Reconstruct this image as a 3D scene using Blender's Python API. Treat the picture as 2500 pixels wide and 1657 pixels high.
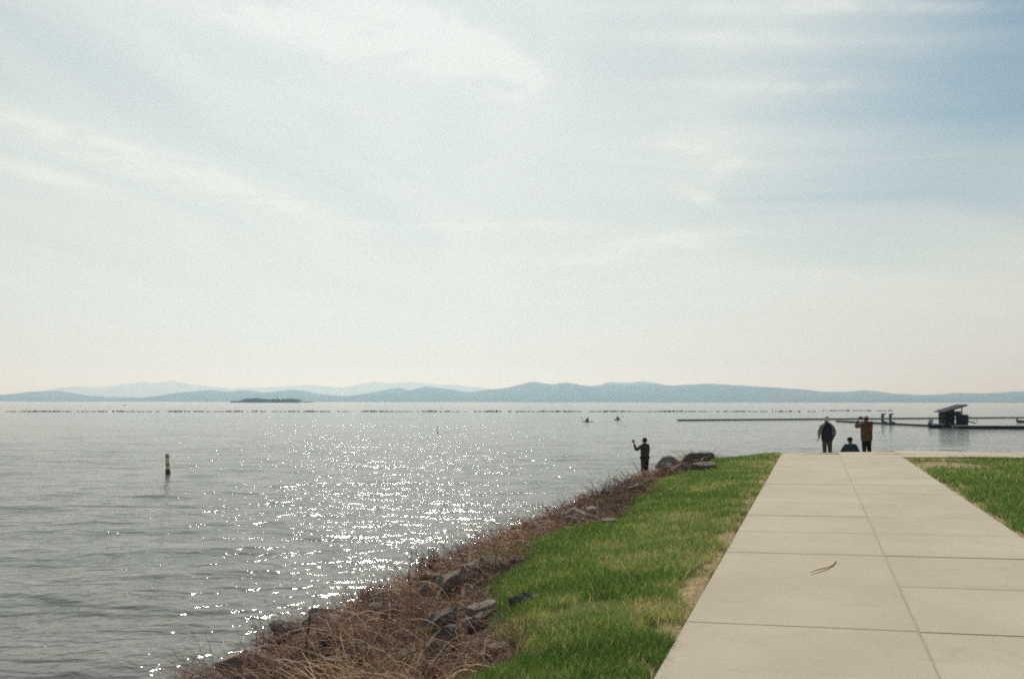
import bpy, bmesh, math, random
import numpy as np
from mathutils import Vector, Matrix, noise as mnoise

for o in list(bpy.data.objects):
    bpy.data.objects.remove(o)
S = bpy.context.scene
C = S.collection
random.seed(7)
rng = np.random.default_rng(11)
rad = math.radians

# ------------------------------------------------------------------ camera
EYE = 4.2                                  # metres above the lake
FPX, CX, CY = 2083.0, 1250.0, 828.5
PITCH = math.atan((980.5 - CY) / FPX)
cam_d = bpy.data.cameras.new('camera')
cam = bpy.data.objects.new('camera', cam_d)
C.objects.link(cam)
cam_d.sensor_width = 36.0
cam_d.lens = 36.0 * FPX / 2500.0
cam_d.clip_start, cam_d.clip_end = 0.1, 90000.0
cam.location = (0, 0, EYE)
cam.rotation_euler = (rad(90) + PITCH, 0, 0)
cam.rotation_euler = (Matrix.Rotation(rad(90) + PITCH, 3, 'X') @ Matrix.Rotation(rad(0.07), 3, 'Z')).to_euler()
S.camera = cam

# ------------------------------------------------------------------ colour management
S.view_settings.view_transform = 'Standard'
S.view_settings.look = 'None'
S.view_settings.exposure = 0.0
S.view_settings.gamma = 1.0
S.view_settings.use_curve_mapping = False
S.render.engine = 'CYCLES'
S.cycles.use_denoising = False
S.cycles.denoiser = 'OPENIMAGEDENOISE'
S.cycles.denoising_input_passes = 'RGB_ALBEDO_NORMAL'
S.cycles.denoising_prefilter = 'ACCURATE'
S.cycles.max_bounces = 6
S.cycles.volume_bounces = 0
S.cycles.sample_clamp_indirect = 6.0
S.cycles.filter_width = 1.9

# ------------------------------------------------------------------ sun and sky
SUN_AZ, SUN_EL = rad(-9.0), rad(43.0)       # azimuth from +Y towards +X
sdir = Vector((math.sin(SUN_AZ) * math.cos(SUN_EL), math.cos(SUN_AZ) * math.cos(SUN_EL), math.sin(SUN_EL)))
sun_d = bpy.data.lights.new('sun', 'SUN')
sun_d.energy = 4.2
sun_d.angle = rad(0.53)
sun_d.color = (1.0, 0.975, 0.90)
sun = bpy.data.objects.new('sun', sun_d)
C.objects.link(sun)
sun.location = (0, 0, 60)
sun.rotation_euler = (-sdir).to_track_quat('-Z', 'Y').to_euler()


class E:
    """a tiny expression builder over shader math nodes"""
    nt = None

    def __init__(self, s):
        self.s = s

    @staticmethod
    def op(kind, *a):
        n = E.nt.nodes.new('ShaderNodeMath')
        n.operation = kind
        for i, v in enumerate(a):
            if isinstance(v, E):
                E.nt.links.new(v.s, n.inputs[i])
            else:
                n.inputs[i].default_value = float(v)
        return E(n.outputs[0])

    def __add__(s, o): return E.op('ADD', s, o)
    __radd__ = __add__
    def __mul__(s, o): return E.op('MULTIPLY', s, o)
    __rmul__ = __mul__
    def __sub__(s, o): return E.op('SUBTRACT', s, o)
    def __rsub__(s, o): return E.op('SUBTRACT', o, s)
    def __truediv__(s, o): return E.op('DIVIDE', s, o)
    def __pow__(s, o): return E.op('POWER', s, o)
    def max(s, o): return E.op('MAXIMUM', s, o)
    def min(s, o): return E.op('MINIMUM', s, o)
    def exp(s): return E.op('EXPONENT', s)
    def clamp(s): return s.max(0.0).min(1.0)

    def step(s, a, b):
        n = E.nt.nodes.new('ShaderNodeMapRange')
        n.interpolation_type = 'SMOOTHSTEP'
        E.nt.links.new(s.s, n.inputs[0])
        n.inputs[1].default_value = a
        n.inputs[2].default_value = b
        return E(n.outputs[0])


def xyz(sock):
    n = E.nt.nodes.new('ShaderNodeSeparateXYZ')
    E.nt.links.new(sock, n.inputs[0])
    return E(n.outputs[0]), E(n.outputs[1]), E(n.outputs[2])


def comb(x, y, z=0.0):
    n = E.nt.nodes.new('ShaderNodeCombineXYZ')
    for i, v in enumerate((x, y, z)):
        if isinstance(v, E):
            E.nt.links.new(v.s, n.inputs[i])
        else:
            n.inputs[i].default_value = v
    return n.outputs[0]


def noise(vec, scale, detail=4.0, rough=0.55, dist=0.0):
    n = E.nt.nodes.new('ShaderNodeTexNoise')
    n.inputs['Scale'].default_value = scale
    n.inputs['Detail'].default_value = detail
    n.inputs['Roughness'].default_value = rough
    n.inputs['Distortion'].default_value = dist
    if vec is not None:
        E.nt.links.new(vec, n.inputs['Vector'])
    return E(n.outputs[0])


def mixcol(f, a, b, blend='MIX'):
    n = E.nt.nodes.new('ShaderNodeMix')
    n.data_type = 'RGBA'
    n.blend_type = blend
    if isinstance(f, E):
        E.nt.links.new(f.s, n.inputs[0])
    else:
        n.inputs[0].default_value = f
    for i, c in ((6, a), (7, b)):
        if isinstance(c, tuple):
            n.inputs[i].default_value = (*c, 1.0)
        else:
            E.nt.links.new(c, n.inputs[i])
    return n.outputs[2]


world = bpy.data.worlds.new('World')
S.world = world
world.use_nodes = True
nt = world.node_tree
E.nt = nt
nt.nodes.clear()
out = nt.nodes.new('ShaderNodeOutputWorld')
bg = nt.nodes.new('ShaderNodeBackground')
bg.inputs[1].default_value = 0.10
nt.links.new(bg.outputs[0], out.inputs[0])
sky = nt.nodes.new('ShaderNodeTexSky')
sky.sky_type = 'NISHITA'
sky.sun_disc = False
sky.sun_elevation = SUN_EL
sky.sun_rotation = SUN_AZ
sky.altitude = 30
sky.air_density = 1.0
sky.dust_density = 1.2
sky.ozone_density = 1.2
tc = nt.nodes.new('ShaderNodeTexCoord')
dx, dy, dz = xyz(tc.outputs['Generated'])
dzp = dz.max(0.0)
cosang = dx * sdir.x + dy * sdir.y + dz * sdir.z
ang = E.op('ARCCOSINE', cosang.min(0.99999).max(-0.99999))
den = dzp + 0.07
X, Y = dx / den, dy / den
# slow warp of the cloud sheet
wn = nt.nodes.new('ShaderNodeTexNoise')
wn.inputs['Scale'].default_value = 0.55
wn.inputs['Detail'].default_value = 3.0
nt.links.new(comb(X, Y, 3.1), wn.inputs['Vector'])
wx, wy, wz = xyz(wn.outputs['Color'])
X2, Y2 = X + (wx - 0.5) * 1.1, Y + (wy - 0.5) * 1.1
# long cirrus combed away from the viewer (west part of the sheet), combed crosswise in the east part
al, ac = X2 * 0.26 + Y2 * 0.965, X2 * 0.965 - Y2 * 0.26
n_w = noise(comb(ac * 1.15, al * 0.22, 0.0), 1.6, 5.0, 0.55, 0.3)
n_e = noise(comb(X2 * 0.35, Y2 * 1.9, 7.7), 1.5, 4.0, 0.5, 0.2)
east = X.step(-0.3, 0.9)
streak = n_w * (1.0 - east) + n_e * east
puff = noise(comb(X2, Y2 * 0.8, 5.0), 1.35, 6.0, 0.6, 0.6)
aur = (1.0 - ang.step(rad(15), rad(46)))
hz = (0.0 - (dzp / 0.30) ** 2.0).exp()
fine = noise(comb(X2, Y2, 1.0), 5.5, 7.0, 0.66, 0.7)


def sheet(px, py):
    """a direction given by a photo point, on the cloud sheet"""
    d = (Matrix.Rotation(rad(90) + PITCH, 3, 'X') @ Vector(((px - CX) / FPX, -(py - CY) / FPX, -1.0))).normalized()
    q = max(d.z, 0.0) + 0.07
    return d.x / q, d.y / q


def wisp(p0, p1, width, k):
    """one brush stroke of cirrus between two points of the cloud sheet"""
    (x0, y0), (x1, y1) = sheet(*p0), sheet(*p1)
    L = math.hypot(x1 - x0, y1 - y0)
    ax, ay = (x1 - x0) / L, (y1 - y0) / L
    mx, my = (x0 + x1) / 2, (y0 + y1) / 2
    a_ = (X - mx) * ax + (Y - my) * ay + (wz - 0.5) * 0.25 * L
    b_ = (X - mx) * (-ay) + (Y - my) * ax + (wx - 0.5) * width * 2.2
    e_ = (0.0 - (a_ / (L * 0.5)) ** 2.0 - (b_ / width) ** 2.0).exp()
    return e_ * (fine.step(0.36, 0.62) * 0.85 + 0.15) * k


cir = None
for args in (((880, -30), (1290, 225), 0.10, 0.75), ((420, -20), (1130, 160), 0.13, 0.7), ((1120, 60), (1300, 200), 0.05, 0.5),
             ((-40, 270), (420, 450), 0.10, 0.55), ((200, 340), (900, 560), 0.11, 0.45), ((20, 400), (260, 480), 0.08, 0.55), ((380, 380), (560, 460), 0.09, 0.45),
             ((1660, 455), (1755, 505), 0.045, 0.60), ((1720, 455), (1800, 385), 0.04, 0.42), ((1620, 340), (1740, 390), 0.07, 0.42),
             ((1000, 552), (1480, 556), 0.10, 0.40), ((1480, 625), (1760, 575), 0.17, 0.60), ((1250, 640), (1560, 640), 0.12, 0.35),
             ((1560, 88), (1960, 95), 0.035, 0.40), ((1650, 205), (2150, 215), 0.05, 0.36), ((1450, 20), (2500, 18), 0.03, 0.36)):
    w_ = wisp(*args)
    cir = w_ if cir is None else cir + w_
# W: how closed the high veil is; bright: how thick and sunlit it is
W = aur * 1.05 + hz * 1.1 + 0.16 - ang.step(rad(27), rad(44)) * (1.0 - hz) * 0.46 + (streak - 0.5) * 0.8 * (1.0 - hz)
W = (W.clamp() + cir * 0.8).clamp()
bright = hz * 0.95 + aur * 0.42 + (streak - 0.5) * 1.9 * (1.0 - hz * 0.9) + puff.step(0.48, 0.72) * 0.30 * (1.0 - hz) * aur - 0.05
bright = (bright.clamp() + cir * 0.9).clamp()
warm = ang.step(rad(18), rad(60))
white = mixcol(warm * 0.65 + hz * 0.25, (7.75, 7.8, 7.3), (7.25, 7.5, 6.5))
cloud = mixcol(bright, (4.7, 5.35, 5.3), white)
skyc = mixcol(1.0, sky.outputs[0], (0.38, 0.555, 0.59), 'MULTIPLY')
nt.links.new(mixcol(W, skyc, cloud), bg.inputs[0])

# ------------------------------------------------------------------ place frame: u along the path, v to its right
PA = 0.33908
UX, UY = math.sin(PA), math.cos(PA)
VX, VY = math.cos(PA), -math.sin(PA)
C0 = 0.632
PZ, SU, SV = EYE - 1.566, 0.0052, 0.0105


def uv2w(u, v):
    return UX * u + VX * (v + C0), UY * u + VY * (v + C0)


def w2uv(x, y):
    return x * UX + y * UY, x * VX + y * VY - C0


def sstep(a, b, x):
    t = np.clip((x - a) / (b - a), 0, 1)
    return t * t * (3 - 2 * t)


_P = np.array([0, .5, 1.2, 2.4, 3.6, 4.8, 5.6, 7.0, 10, 30])
_Q = np.array([0, .14, .42, .95, 1.48, 2.15, 2.75, 3.6, 4.6, 6.0])


def wob(u, s, a=0.0):
    return np.sin(u * s + a) + 0.6 * np.sin(u * s * 2.3 + 1.7 * a + 1) + 0.35 * np.sin(u * s * 4.9 + a * 2.9 + 2)


def grass_edge(u):
    return -(2.65 + 0.75 * sstep(5, 9, u) + 0.22 * wob(u, 0.75, 0.4))


def u_end(v):
    return np.clip(25.3 + 0.55 * v, 23.9, 27.2)


def H(u, v):
    """ground height in the place frame (numpy arrays)"""
    u = np.asarray(u, float)
    v = np.asarray(v, float)
    z = PZ + SU * np.clip(u, -40, 27) + SV * np.clip(v, -2, 12)
    # lawn strip leans a little to the lake
    z = z - 0.16 * sstep(-1.7, -3.4, v)
    dl = grass_edge(u) - v
    left = np.interp(np.maximum(dl, 0), _P, _Q)
    df = np.maximum(u - u_end(v), 0)
    far = np.where(df < 2.5, 0.02 * df * df, 0.125 + 0.10 * (df - 2.5))
    far = far + 0.26 * np.maximum(df - 14, 0)
    k = 0.35
    drop = np.log(np.exp(left / k) + np.exp(far / k)) * k - math.log(2) * k * np.exp(-(left + far) / 0.4)
    drop = np.maximum(np.maximum(left, far), drop - 0.02)
    z = z - np.clip(drop, 0, 6.5)
    # lumps on the bank
    b = sstep(0.1, 1.2, dl)
    z = z + b * (0.13 * (np.abs(np.sin(u * 3.1 + 1.9 * np.sin(v * 1.3 + 0.5))) * np.abs(np.sin(v * 2.3 + 1.4 * np.sin(u * 1.1 + 2))) - 0.4) + 0.11 * np.sin(u * 1.37 + 0.9 * np.sin(u * 0.61)) * sstep(1.5, 4.0, dl) * (dl < 8) + 0.085 * np.sin(u * 2.1 + 1.3 * np.sin(v * 1.7)) * np.sin(v * 2.6 + 0.8 * np.sin(u * 1.3)) + 0.05 * np.sin(u * 5.3 + v * 2.2) * np.sin(v * 4.7 - u * 1.9))
    lawn = 1 - b
    z = z + lawn * 0.015 * np.sin(u * 1.1 + v * 0.7) * np.sin(v * 1.3 + 0.4) * sstep(1.6, 2.6, np.abs(v))
    return z


ROT = Matrix.Rotation(rad(90) + PITCH, 3, 'X') @ Matrix.Rotation(rad(0.07), 3, 'Z')


def ray(px, py):
    return ROT @ Vector(((px - CX) / FPX, -(py - CY) / FPX, -1.0))


def on_ground(px, py, lift=0.0):
    """where the sight line of a photo point meets the ground"""
    d = ray(px, py)
    t = 3.0
    while t < 80:
        x, y, z = d.x * t, d.y * t, EYE + d.z * t
        u, v = w2uv(x, y)
        if z <= float(H(u, v)) + lift:
            break
        t += 0.03
    return Vector((x, y, z - lift)), t


def on_water(px, py):
    d = ray(px, py)
    t = -EYE / d.z
    return Vector((d.x * t, d.y * t, 0.0))


def at_depth(px, py, depth):
    d = ray(px, py)
    t = depth / d.y
    return Vector((d.x * t, depth, EYE + d.z * t))


# ------------------------------------------------------------------ object helpers
def tag(o, label=None, cat=None, group=None, kind=None):
    if label: o['label'] = label
    if cat: o['category'] = cat
    if group: o['group'] = group
    if kind: o['kind'] = kind
    return o


def empty(name, loc, rz=0.0):
    o = bpy.data.objects.new(name, None)
    o.empty_display_size = 0.2
    o.location = loc
    o.rotation_euler = (0, 0, rz)
    C.objects.link(o)
    return o


def link(name, me, mat=None, parent=None, loc=None, rot=None):
    o = bpy.data.objects.new(name, me)
    C.objects.link(o)
    if mat is not None and not me.materials:
        me.materials.append(mat)
    if parent is not None:
        o.parent = parent
    if loc is not None:
        o.location = loc
    if rot is not None:
        o.rotation_euler = rot
    return o


def np_mesh(name, verts, faces, smooth=False):
    """verts (n,3), faces (m,3) or (m,4) numpy arrays"""
    me = bpy.data.meshes.new(name)
    verts = np.ascontiguousarray(verts, dtype=np.float32)
    faces = np.ascontiguousarray(faces, dtype=np.int32)
    k = faces.shape[1]
    me.vertices.add(len(verts))
    me.vertices.foreach_set('co', verts.ravel())
    me.loops.add(faces.size)
    me.loops.foreach_set('vertex_index', faces.ravel())
    me.polygons.add(len(faces))
    me.polygons.foreach_set('loop_start', np.arange(0, faces.size, k, dtype=np.int32))
    try:
        me.polygons.foreach_set('loop_total', np.full(len(faces), k, dtype=np.int32))
    except Exception:
        pass
    me.update(calc_edges=True)
    if smooth:
        me.polygons.foreach_set('use_smooth', np.ones(len(faces), dtype=bool))
    me.validate()
    return me


def attr(me, name, vals):
    a = me.attributes.new(name, 'FLOAT', 'POINT')
    a.data.foreach_set('value', np.ascontiguousarray(vals, dtype=np.float32))


def grid_faces(n, m):
    i = np.arange((n - 1) * (m - 1))
    r, c = i // (m - 1), i % (m - 1)
    a = r * m + c
    return np.stack([a, a + 1, a + m + 1, a + m], 1)


class MB:
    """collects simple solids into one mesh"""

    def __init__(self):
        self.bm = bmesh.new()

    def box(self, c, s, rot=None, bev=0.0):
        m = Matrix.Translation(c) @ (rot.to_4x4() if rot is not None else Matrix.Identity(4)) @ Matrix.Diagonal((*s, 1))
        g = bmesh.ops.create_cube(self.bm, size=1.0, matrix=m)
        if bev:
            es = list({e for v in g['verts'] for e in v.link_edges})
            bmesh.ops.bevel(self.bm, geom=es, offset=bev, segments=1, affect='EDGES')
        return self

    def bar(self, a, b, r, n=8, r2=None):
        a, b = Vector(a), Vector(b)
        d = b - a
        m = Matrix.Translation((a + b) / 2) @ d.to_track_quat('Z', 'Y').to_matrix().to_4x4()
        bmesh.ops.create_cone(self.bm, cap_ends=True, segments=n, radius1=r, radius2=r if r2 is None else r2, depth=d.length, matrix=m)
        return self

    def ball(self, c, s, seg=10):
        m = Matrix.Translation(c) @ Matrix.Diagonal((*s, 1))
        bmesh.ops.create_uvsphere(self.bm, u_segments=seg, v_segments=max(6, seg * 2 // 3), radius=1.0, matrix=m)
        return self

    def poly(self, pts, faces):
        vs = [self.bm.verts.new(p) for p in pts]
        for f in faces:
            self.bm.faces.new([vs[i] for i in f])
        return self

    def build(self, name, mat, parent=None, smooth=False, loc=None, rot=None):
        me = bpy.data.meshes.new(name)
        bmesh.ops.recalc_face_normals(self.bm, faces=self.bm.faces)
        self.bm.to_mesh(me)
        self.bm.free()
        if smooth:
            for p in me.polygons:
                p.use_smooth = True
        return link(name, me, mat, parent, loc, rot)


def newmat(name):
    m = bpy.data.materials.new(name)
    m.use_nodes = True
    E.nt = m.node_tree
    b = m.node_tree.nodes['Principled BSDF']
    return m, m.node_tree, b


def simple(name, col, rough=0.8, var=0.25, scale=8.0, bump=0.0, metal=0.0, spec=0.3):
    m, t, b = newmat(name)
    tcn = t.nodes.new('ShaderNodeTexCoord')
    f = noise(tcn.outputs['Object'], scale, 5.0, 0.6)
    lo = tuple(c * (1 - var) for c in col)
    hi = tuple(min(1, c * (1 + var)) for c in col)
    t.links.new(mixcol(f.step(0.3, 0.7), lo, hi), b.inputs['Base Color'])
    b.inputs['Roughness'].default_value = rough
    b.inputs['Metallic'].default_value = metal
    b.inputs['Specular IOR Level'].default_value = spec
    if bump:
        bn = t.nodes.new('ShaderNodeBump')
        bn.inputs['Strength'].default_value = 1.0
        bn.inputs['Distance'].default_value = bump
        t.links.new(noise(tcn.outputs['Object'], scale * 4, 4.0).s, bn.inputs['Height'])
        t.links.new(bn.outputs[0], b.inputs['Normal'])
    return m


# ------------------------------------------------------------------ materials
def mat_water():
    m, t, b = newmat('lake_water')
    g = t.nodes.new('ShaderNodeNewGeometry')
    px, py, pz = xyz(g.outputs['Position'])
    P1 = comb(px * 0.35 + py * 0.06, py, 0.0)
    P2 = comb(px * 0.55 - py * 0.12, py, 4.0)
    n1 = noise(P1, 0.75, 2.0, 0.5, 0.4)
    n2 = noise(P2, 2.7, 2.0, 0.5, 0.3)
    n3 = noise(comb(px * 0.8, py, 9.0), 9.0, 2.0, 0.5)
    big = noise(comb(px * 0.5, py, 2.0), 0.045, 3.0, 0.5)
    amp = big.step(0.25, 0.75) * 0.5 + 0.75
    h = (n1 * 0.235 + n2 * 0.115 + n3 * 0.022) * amp
    bn = t.nodes.new('ShaderNodeBump')
    bn.inputs['Strength'].default_value = 1.0
    bn.inputs['Distance'].default_value = 1.0
    bn.inputs['Filter Width'].default_value = 0.4
    t.links.new(h.s, bn.inputs['Height'])
    t.links.new(bn.outputs[0], b.inputs['Normal'])
    b.inputs['Base Color'].default_value = (0.140, 0.140, 0.118, 1)
    b.inputs['Roughness'].default_value = 0.10
    b.inputs['IOR'].default_value = 1.333
    b.inputs['Specular IOR Level'].default_value = 0.5
    return m


def mat_ground():
    m, t, b = newmat('shore_ground')
    tcn = t.nodes.new('ShaderNodeTexCoord')
    ob = tcn.outputs['Object']
    v, u, z = xyz(ob)
    at = t.nodes.new('ShaderNodeAttribute')
    at.attribute_name = 'bank'
    bank = (E(at.outputs['Fac']) + (noise(ob, 3.0, 4.0, 0.6) - 0.5) * 0.9).step(0.35, 0.65)
    f1 = noise(ob, 1.1, 5.0, 0.6)
    f2 = noise(ob, 14.0, 5.0, 0.65)
    soil = mixcol(f2.step(0.3, 0.72), (0.055, 0.036, 0.028), (0.22, 0.155, 0.11))
    turf = mixcol(f1.step(0.40, 0.66), (0.085, 0.115, 0.030), (0.20, 0.165, 0.075))
    turf = mixcol(f2.step(0.45, 0.8) * 0.5, turf, (0.20, 0.15, 0.085))
    # worn earth along the path edge and sandy bare patches by the corner
    at2 = t.nodes.new('ShaderNodeAttribute')
    at2.attribute_name = 'bare'
    bare = (E(at2.outputs['Fac']) + (noise(ob, 2.3, 4.0, 0.6) - 0.5) * 0.8).step(0.42, 0.62)
    turf = mixcol(bare, turf, mixcol(f2.step(0.3, 0.7), (0.33, 0.23, 0.13), (0.50, 0.37, 0.22)))
    t.links.new(mixcol(bank, turf, soil), b.inputs['Base Color'])
    b.inputs['Roughness'].default_value = 0.95
    b.inputs['Specular IOR Level'].default_value = 0.1
    bn = t.nodes.new('ShaderNodeBump')
    bn.inputs['Distance'].default_value = 0.05
    t.links.new((f2 + noise(ob, 45.0, 3.0) * 0.4).s, bn.inputs['Height'])
    t.links.new(bn.outputs[0], b.inputs['Normal'])
    return m


def mat_concrete():
    m, t, b = newmat('path_concrete')
    tcn = t.nodes.new('ShaderNodeTexCoord')
    g = t.nodes.new('ShaderNodeNewGeometry')
    oi = t.nodes.new('ShaderNodeObjectInfo')
    ps = g.outputs['Position']
    r = E(oi.outputs['Random'])
    f = noise(ps, 0.8, 6.0, 0.62)
    g2 = noise(ps, 60.0, 3.0, 0.7)
    col = mixcol(f.step(0.3, 0.72), (0.455, 0.390, 0.284), (0.535, 0.466, 0.350))
    col = mixcol(r * 0.35, col, (0.40, 0.345, 0.265))
    st = noise(ps, 2.7, 7.0, 0.68, 0.8)
    col = mixcol(st.step(0.54, 0.70) * 0.28, col, (0.31, 0.265, 0.205))
    col = mixcol(noise(ps, 5.5, 6.0, 0.7, 0.3).step(0.60, 0.74) * 0.30, col, (0.60, 0.535, 0.41))
    col = mixcol(g2.step(0.55, 0.75) * 0.30, col, (0.30, 0.245, 0.175))
    ox, oy, oz = xyz(tcn.outputs['Object'])
    # broom-finished face with darker dirt gathered in the tooled rim
    ex = E.op('ABSOLUTE', ox).step(0.740, 0.758)
    ey = E.op('ABSOLUTE', oy - ox * 0.13).step(0.707, 0.725)
    col = mixcol(ex.max(ey) * (noise(ps, 3.0, 4.0, 0.7).step(0.35, 0.65) * 0.26 + 0.02), col, (0.22, 0.175, 0.125))
    t.links.new(col, b.inputs['Base Color'])
    b.inputs['Roughness'].default_value = 0.92
    b.inputs['Specular IOR Level'].default_value = 0.15
    bn = t.nodes.new('ShaderNodeBump')
    bn.inputs['Distance'].default_value = 0.004
    t.links.new((g2 + noise(ps, 180.0, 2.0) * 0.6).s, bn.inputs['Height'])
    t.links.new(bn.outputs[0], b.inputs['Normal'])
    return m


def mat_blade(name, cols, trans=0.45, patch=None):
    """leaf material driven by a per-blade attribute 'tone' 0..1"""
    m, t, b = newmat(name)
    at = t.nodes.new('ShaderNodeAttribute')
    at.attribute_name = 'tone'
    cr = t.nodes.new('ShaderNodeValToRGB')
    els = cr.color_ramp.elements
    while len(els) < len(cols):
        els.new(0.5)
    for e, (p, c) in zip(els, cols):
        e.position = p
        e.color = (*c, 1)
    t.links.new(at.outputs['Fac'], cr.inputs[0])
    b.inputs['Roughness'].default_value = 0.6
    b.inputs['Specular IOR Level'].default_value = 0.25
    t.links.new(cr.outputs[0], b.inputs['Base Color'])
    if trans:
        tr = t.nodes.new('ShaderNodeBsdfTranslucent')
        t.links.new(cr.outputs[0], tr.inputs[0])
        mx = t.nodes.new('ShaderNodeMixShader')
        mx.inputs[0].default_value = trans
        o = t.nodes['Material Output']
        t.links.new(b.outputs[0], mx.inputs[1])
        t.links.new(tr.outputs[0], mx.inputs[2])
        t.links.new(mx.outputs[0], o.inputs[0])
    return m


def mat_rock():
    m, t, b = newmat('riprap_stone')
    tcn = t.nodes.new('ShaderNodeTexCoord')
    oi = t.nodes.new('ShaderNodeObjectInfo')
    ob = tcn.outputs['Object']
    f = noise(ob, 4.0, 6.0, 0.65, 0.4)
    g2 = noise(ob, 22.0, 5.0, 0.65)
    r = E(oi.outputs['Random'])
    col = mixcol(f.step(0.32, 0.7), (0.10, 0.088, 0.078), (0.26, 0.225, 0.19))
    col = mixcol(r * 0.6, col, (0.19, 0.135, 0.10))
    col = mixcol(r.step(0.45, 0.8) * 0.55, col, (0.40, 0.34, 0.27))
    col = mixcol(g2.step(0.55, 0.72) * 0.5, col, (0.40, 0.35, 0.28))
    col = mixcol(noise(ob, 9.0, 4.0).step(0.6, 0.7) * 0.5, col, (0.06, 0.055, 0.045))
    t.links.new(col, b.inputs['Base Color'])
    b.inputs['Roughness'].default_value = 0.9
    b.inputs['Specular IOR Level'].default_value = 0.2
    bn = t.nodes.new('ShaderNodeBump')
    bn.inputs['Distance'].default_value = 0.03
    t.links.new((f + g2 * 0.5).s, bn.inputs['Height'])
    t.links.new(bn.outputs[0], b.inputs['Normal'])
    return m


def mat_hill(name, c1, c2):
    m, t, b = newmat(name)
    g = t.nodes.new('ShaderNodeNewGeometry')
    f = noise(g.outputs['Position'], 0.002, 6.0, 0.65)
    t.links.new(mixcol(f.step(0.35, 0.65), c1, c2), b.inputs['Base Color'])
    b.inputs['Roughness'].default_value = 1.0
    b.inputs['Specular IOR Level'].default_value = 0.0
    return m


M_WATER = mat_water()
M_GROUND = mat_ground()
M_CONC = mat_concrete()
M_ROCK = mat_rock()
M_HILL = mat_hill('forested_hill', (0.028, 0.040, 0.026), (0.06, 0.065, 0.045))
M_GRASS = mat_blade('grass_blade', [(0.0, (0.075, 0.150, 0.026)), (0.35, (0.180, 0.290, 0.055)), (0.60, (0.32, 0.355, 0.095)), (0.80, (0.52, 0.43, 0.19)), (1.0, (0.66, 0.54, 0.32))], 0.5)
M_CANE = mat_blade('dry_cane', [(0.0, (0.060, 0.025, 0.019)), (0.38, (0.205, 0.092, 0.060)), (0.68, (0.44, 0.255, 0.145)), (1.0, (0.78, 0.57, 0.34))], 0.0)
M_LEAF = mat_blade('dead_leaf', [(0.0, (0.07, 0.040, 0.030)), (0.5, (0.20, 0.120, 0.080)), (1.0, (0.42, 0.30, 0.19))], 0.25)
M_TWIG = simple('dark_twig', (0.045, 0.028, 0.022), 0.9)
M_TREE = simple('island_foliage', (0.030, 0.045, 0.022), 0.95, 0.4, 0.05)

# ------------------------------------------------------------------ lake
def build_lake():
    rings = 900
    r = 6.0 * (20000.0 / 6.0) ** (np.linspace(0, 1, rings))
    a = np.concatenate([np.linspace(rad(-110), rad(-36), 70), np.linspace(rad(-36), rad(36), 330)[1:], np.linspace(rad(36), rad(110), 70)[1:]])
    R, A = np.meshgrid(r, a, indexing='ij')
    x, y = R * np.sin(A), R * np.cos(A)
    z = np.zeros_like(x)
    g = np.random.default_rng(3)
    for k in range(26):
        lam = 0.7 * (5.5 / 0.7) ** (k / 25)
        th = rad(-90) + g.normal(0, 0.42) + 0.10
        kx, ky = math.cos(th) * 2 * math.pi / lam, math.sin(th) * 2 * math.pi / lam
        amp = 0.0042 * lam ** 0.75
        fade = 1 - sstep(lam * 16, lam * 45, R)
        ph = kx * x + ky * y + g.uniform(0, 6.28)
        s = np.sin(ph + 0.5 * np.sin(0.31 * kx * y - 0.27 * ky * x))
        z += amp * fade * (s + 0.25 * np.cos(2 * ph))
    me = np_mesh('lake', np.stack([x, y, z], -1).reshape(-1, 3), grid_faces(rings, len(a))[:, ::-1], True)
    tag(link('lake', me, M_WATER), kind='structure')


build_lake()


# ------------------------------------------------------------------ shore ground (local x = v, local y = u)
GROT = -PA


def bare_mask(u, v):
    b = np.zeros_like(u)
    b = np.maximum(b, (1 - sstep(0.02, 0.42, -1.55 - v)) * (v < -1.5) * (0.66 + 0.16 * wob(u, 1.9, 0.2) + 0.1 * wob(u, 7.3, 1.2)) * (1 - 0.30 * sstep(9, 16, u)))
    b = np.maximum(b, (1 - sstep(0.0, 0.10, -1.55 - v)) * (v < -1.5) * 0.62)
    b = np.maximum(b, (1 - sstep(0.03, 0.25, v - 1.55)) * (v > 1.5) * 0.6)
    b = np.maximum(b, np.exp(-(((u - 22.2) / 1.15) ** 2 + ((v - 2.2) / 0.8) ** 2)) * 1.8)
    b = np.maximum(b, np.exp(-(((u - 24.2) / 0.5) ** 2 + ((v - 2.1) / 0.8) ** 2)) * 1.4)
    b = np.maximum(b, np.exp(-(((u - 23.9) / 0.5) ** 2 + ((v - 4.6) / 0.6) ** 2)) * 1.2)
    b = np.maximum(b, np.exp(-(((u - 17.9) / 0.25) ** 2 + ((v + 1.9) / 0.5) ** 2)) * 0.62)
    b = np.maximum(b, np.exp(-(((u - 6.0) / 1.3) ** 2 + ((v + 2.35) / 0.35) ** 2)) * 0.42)
    return b


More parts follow.
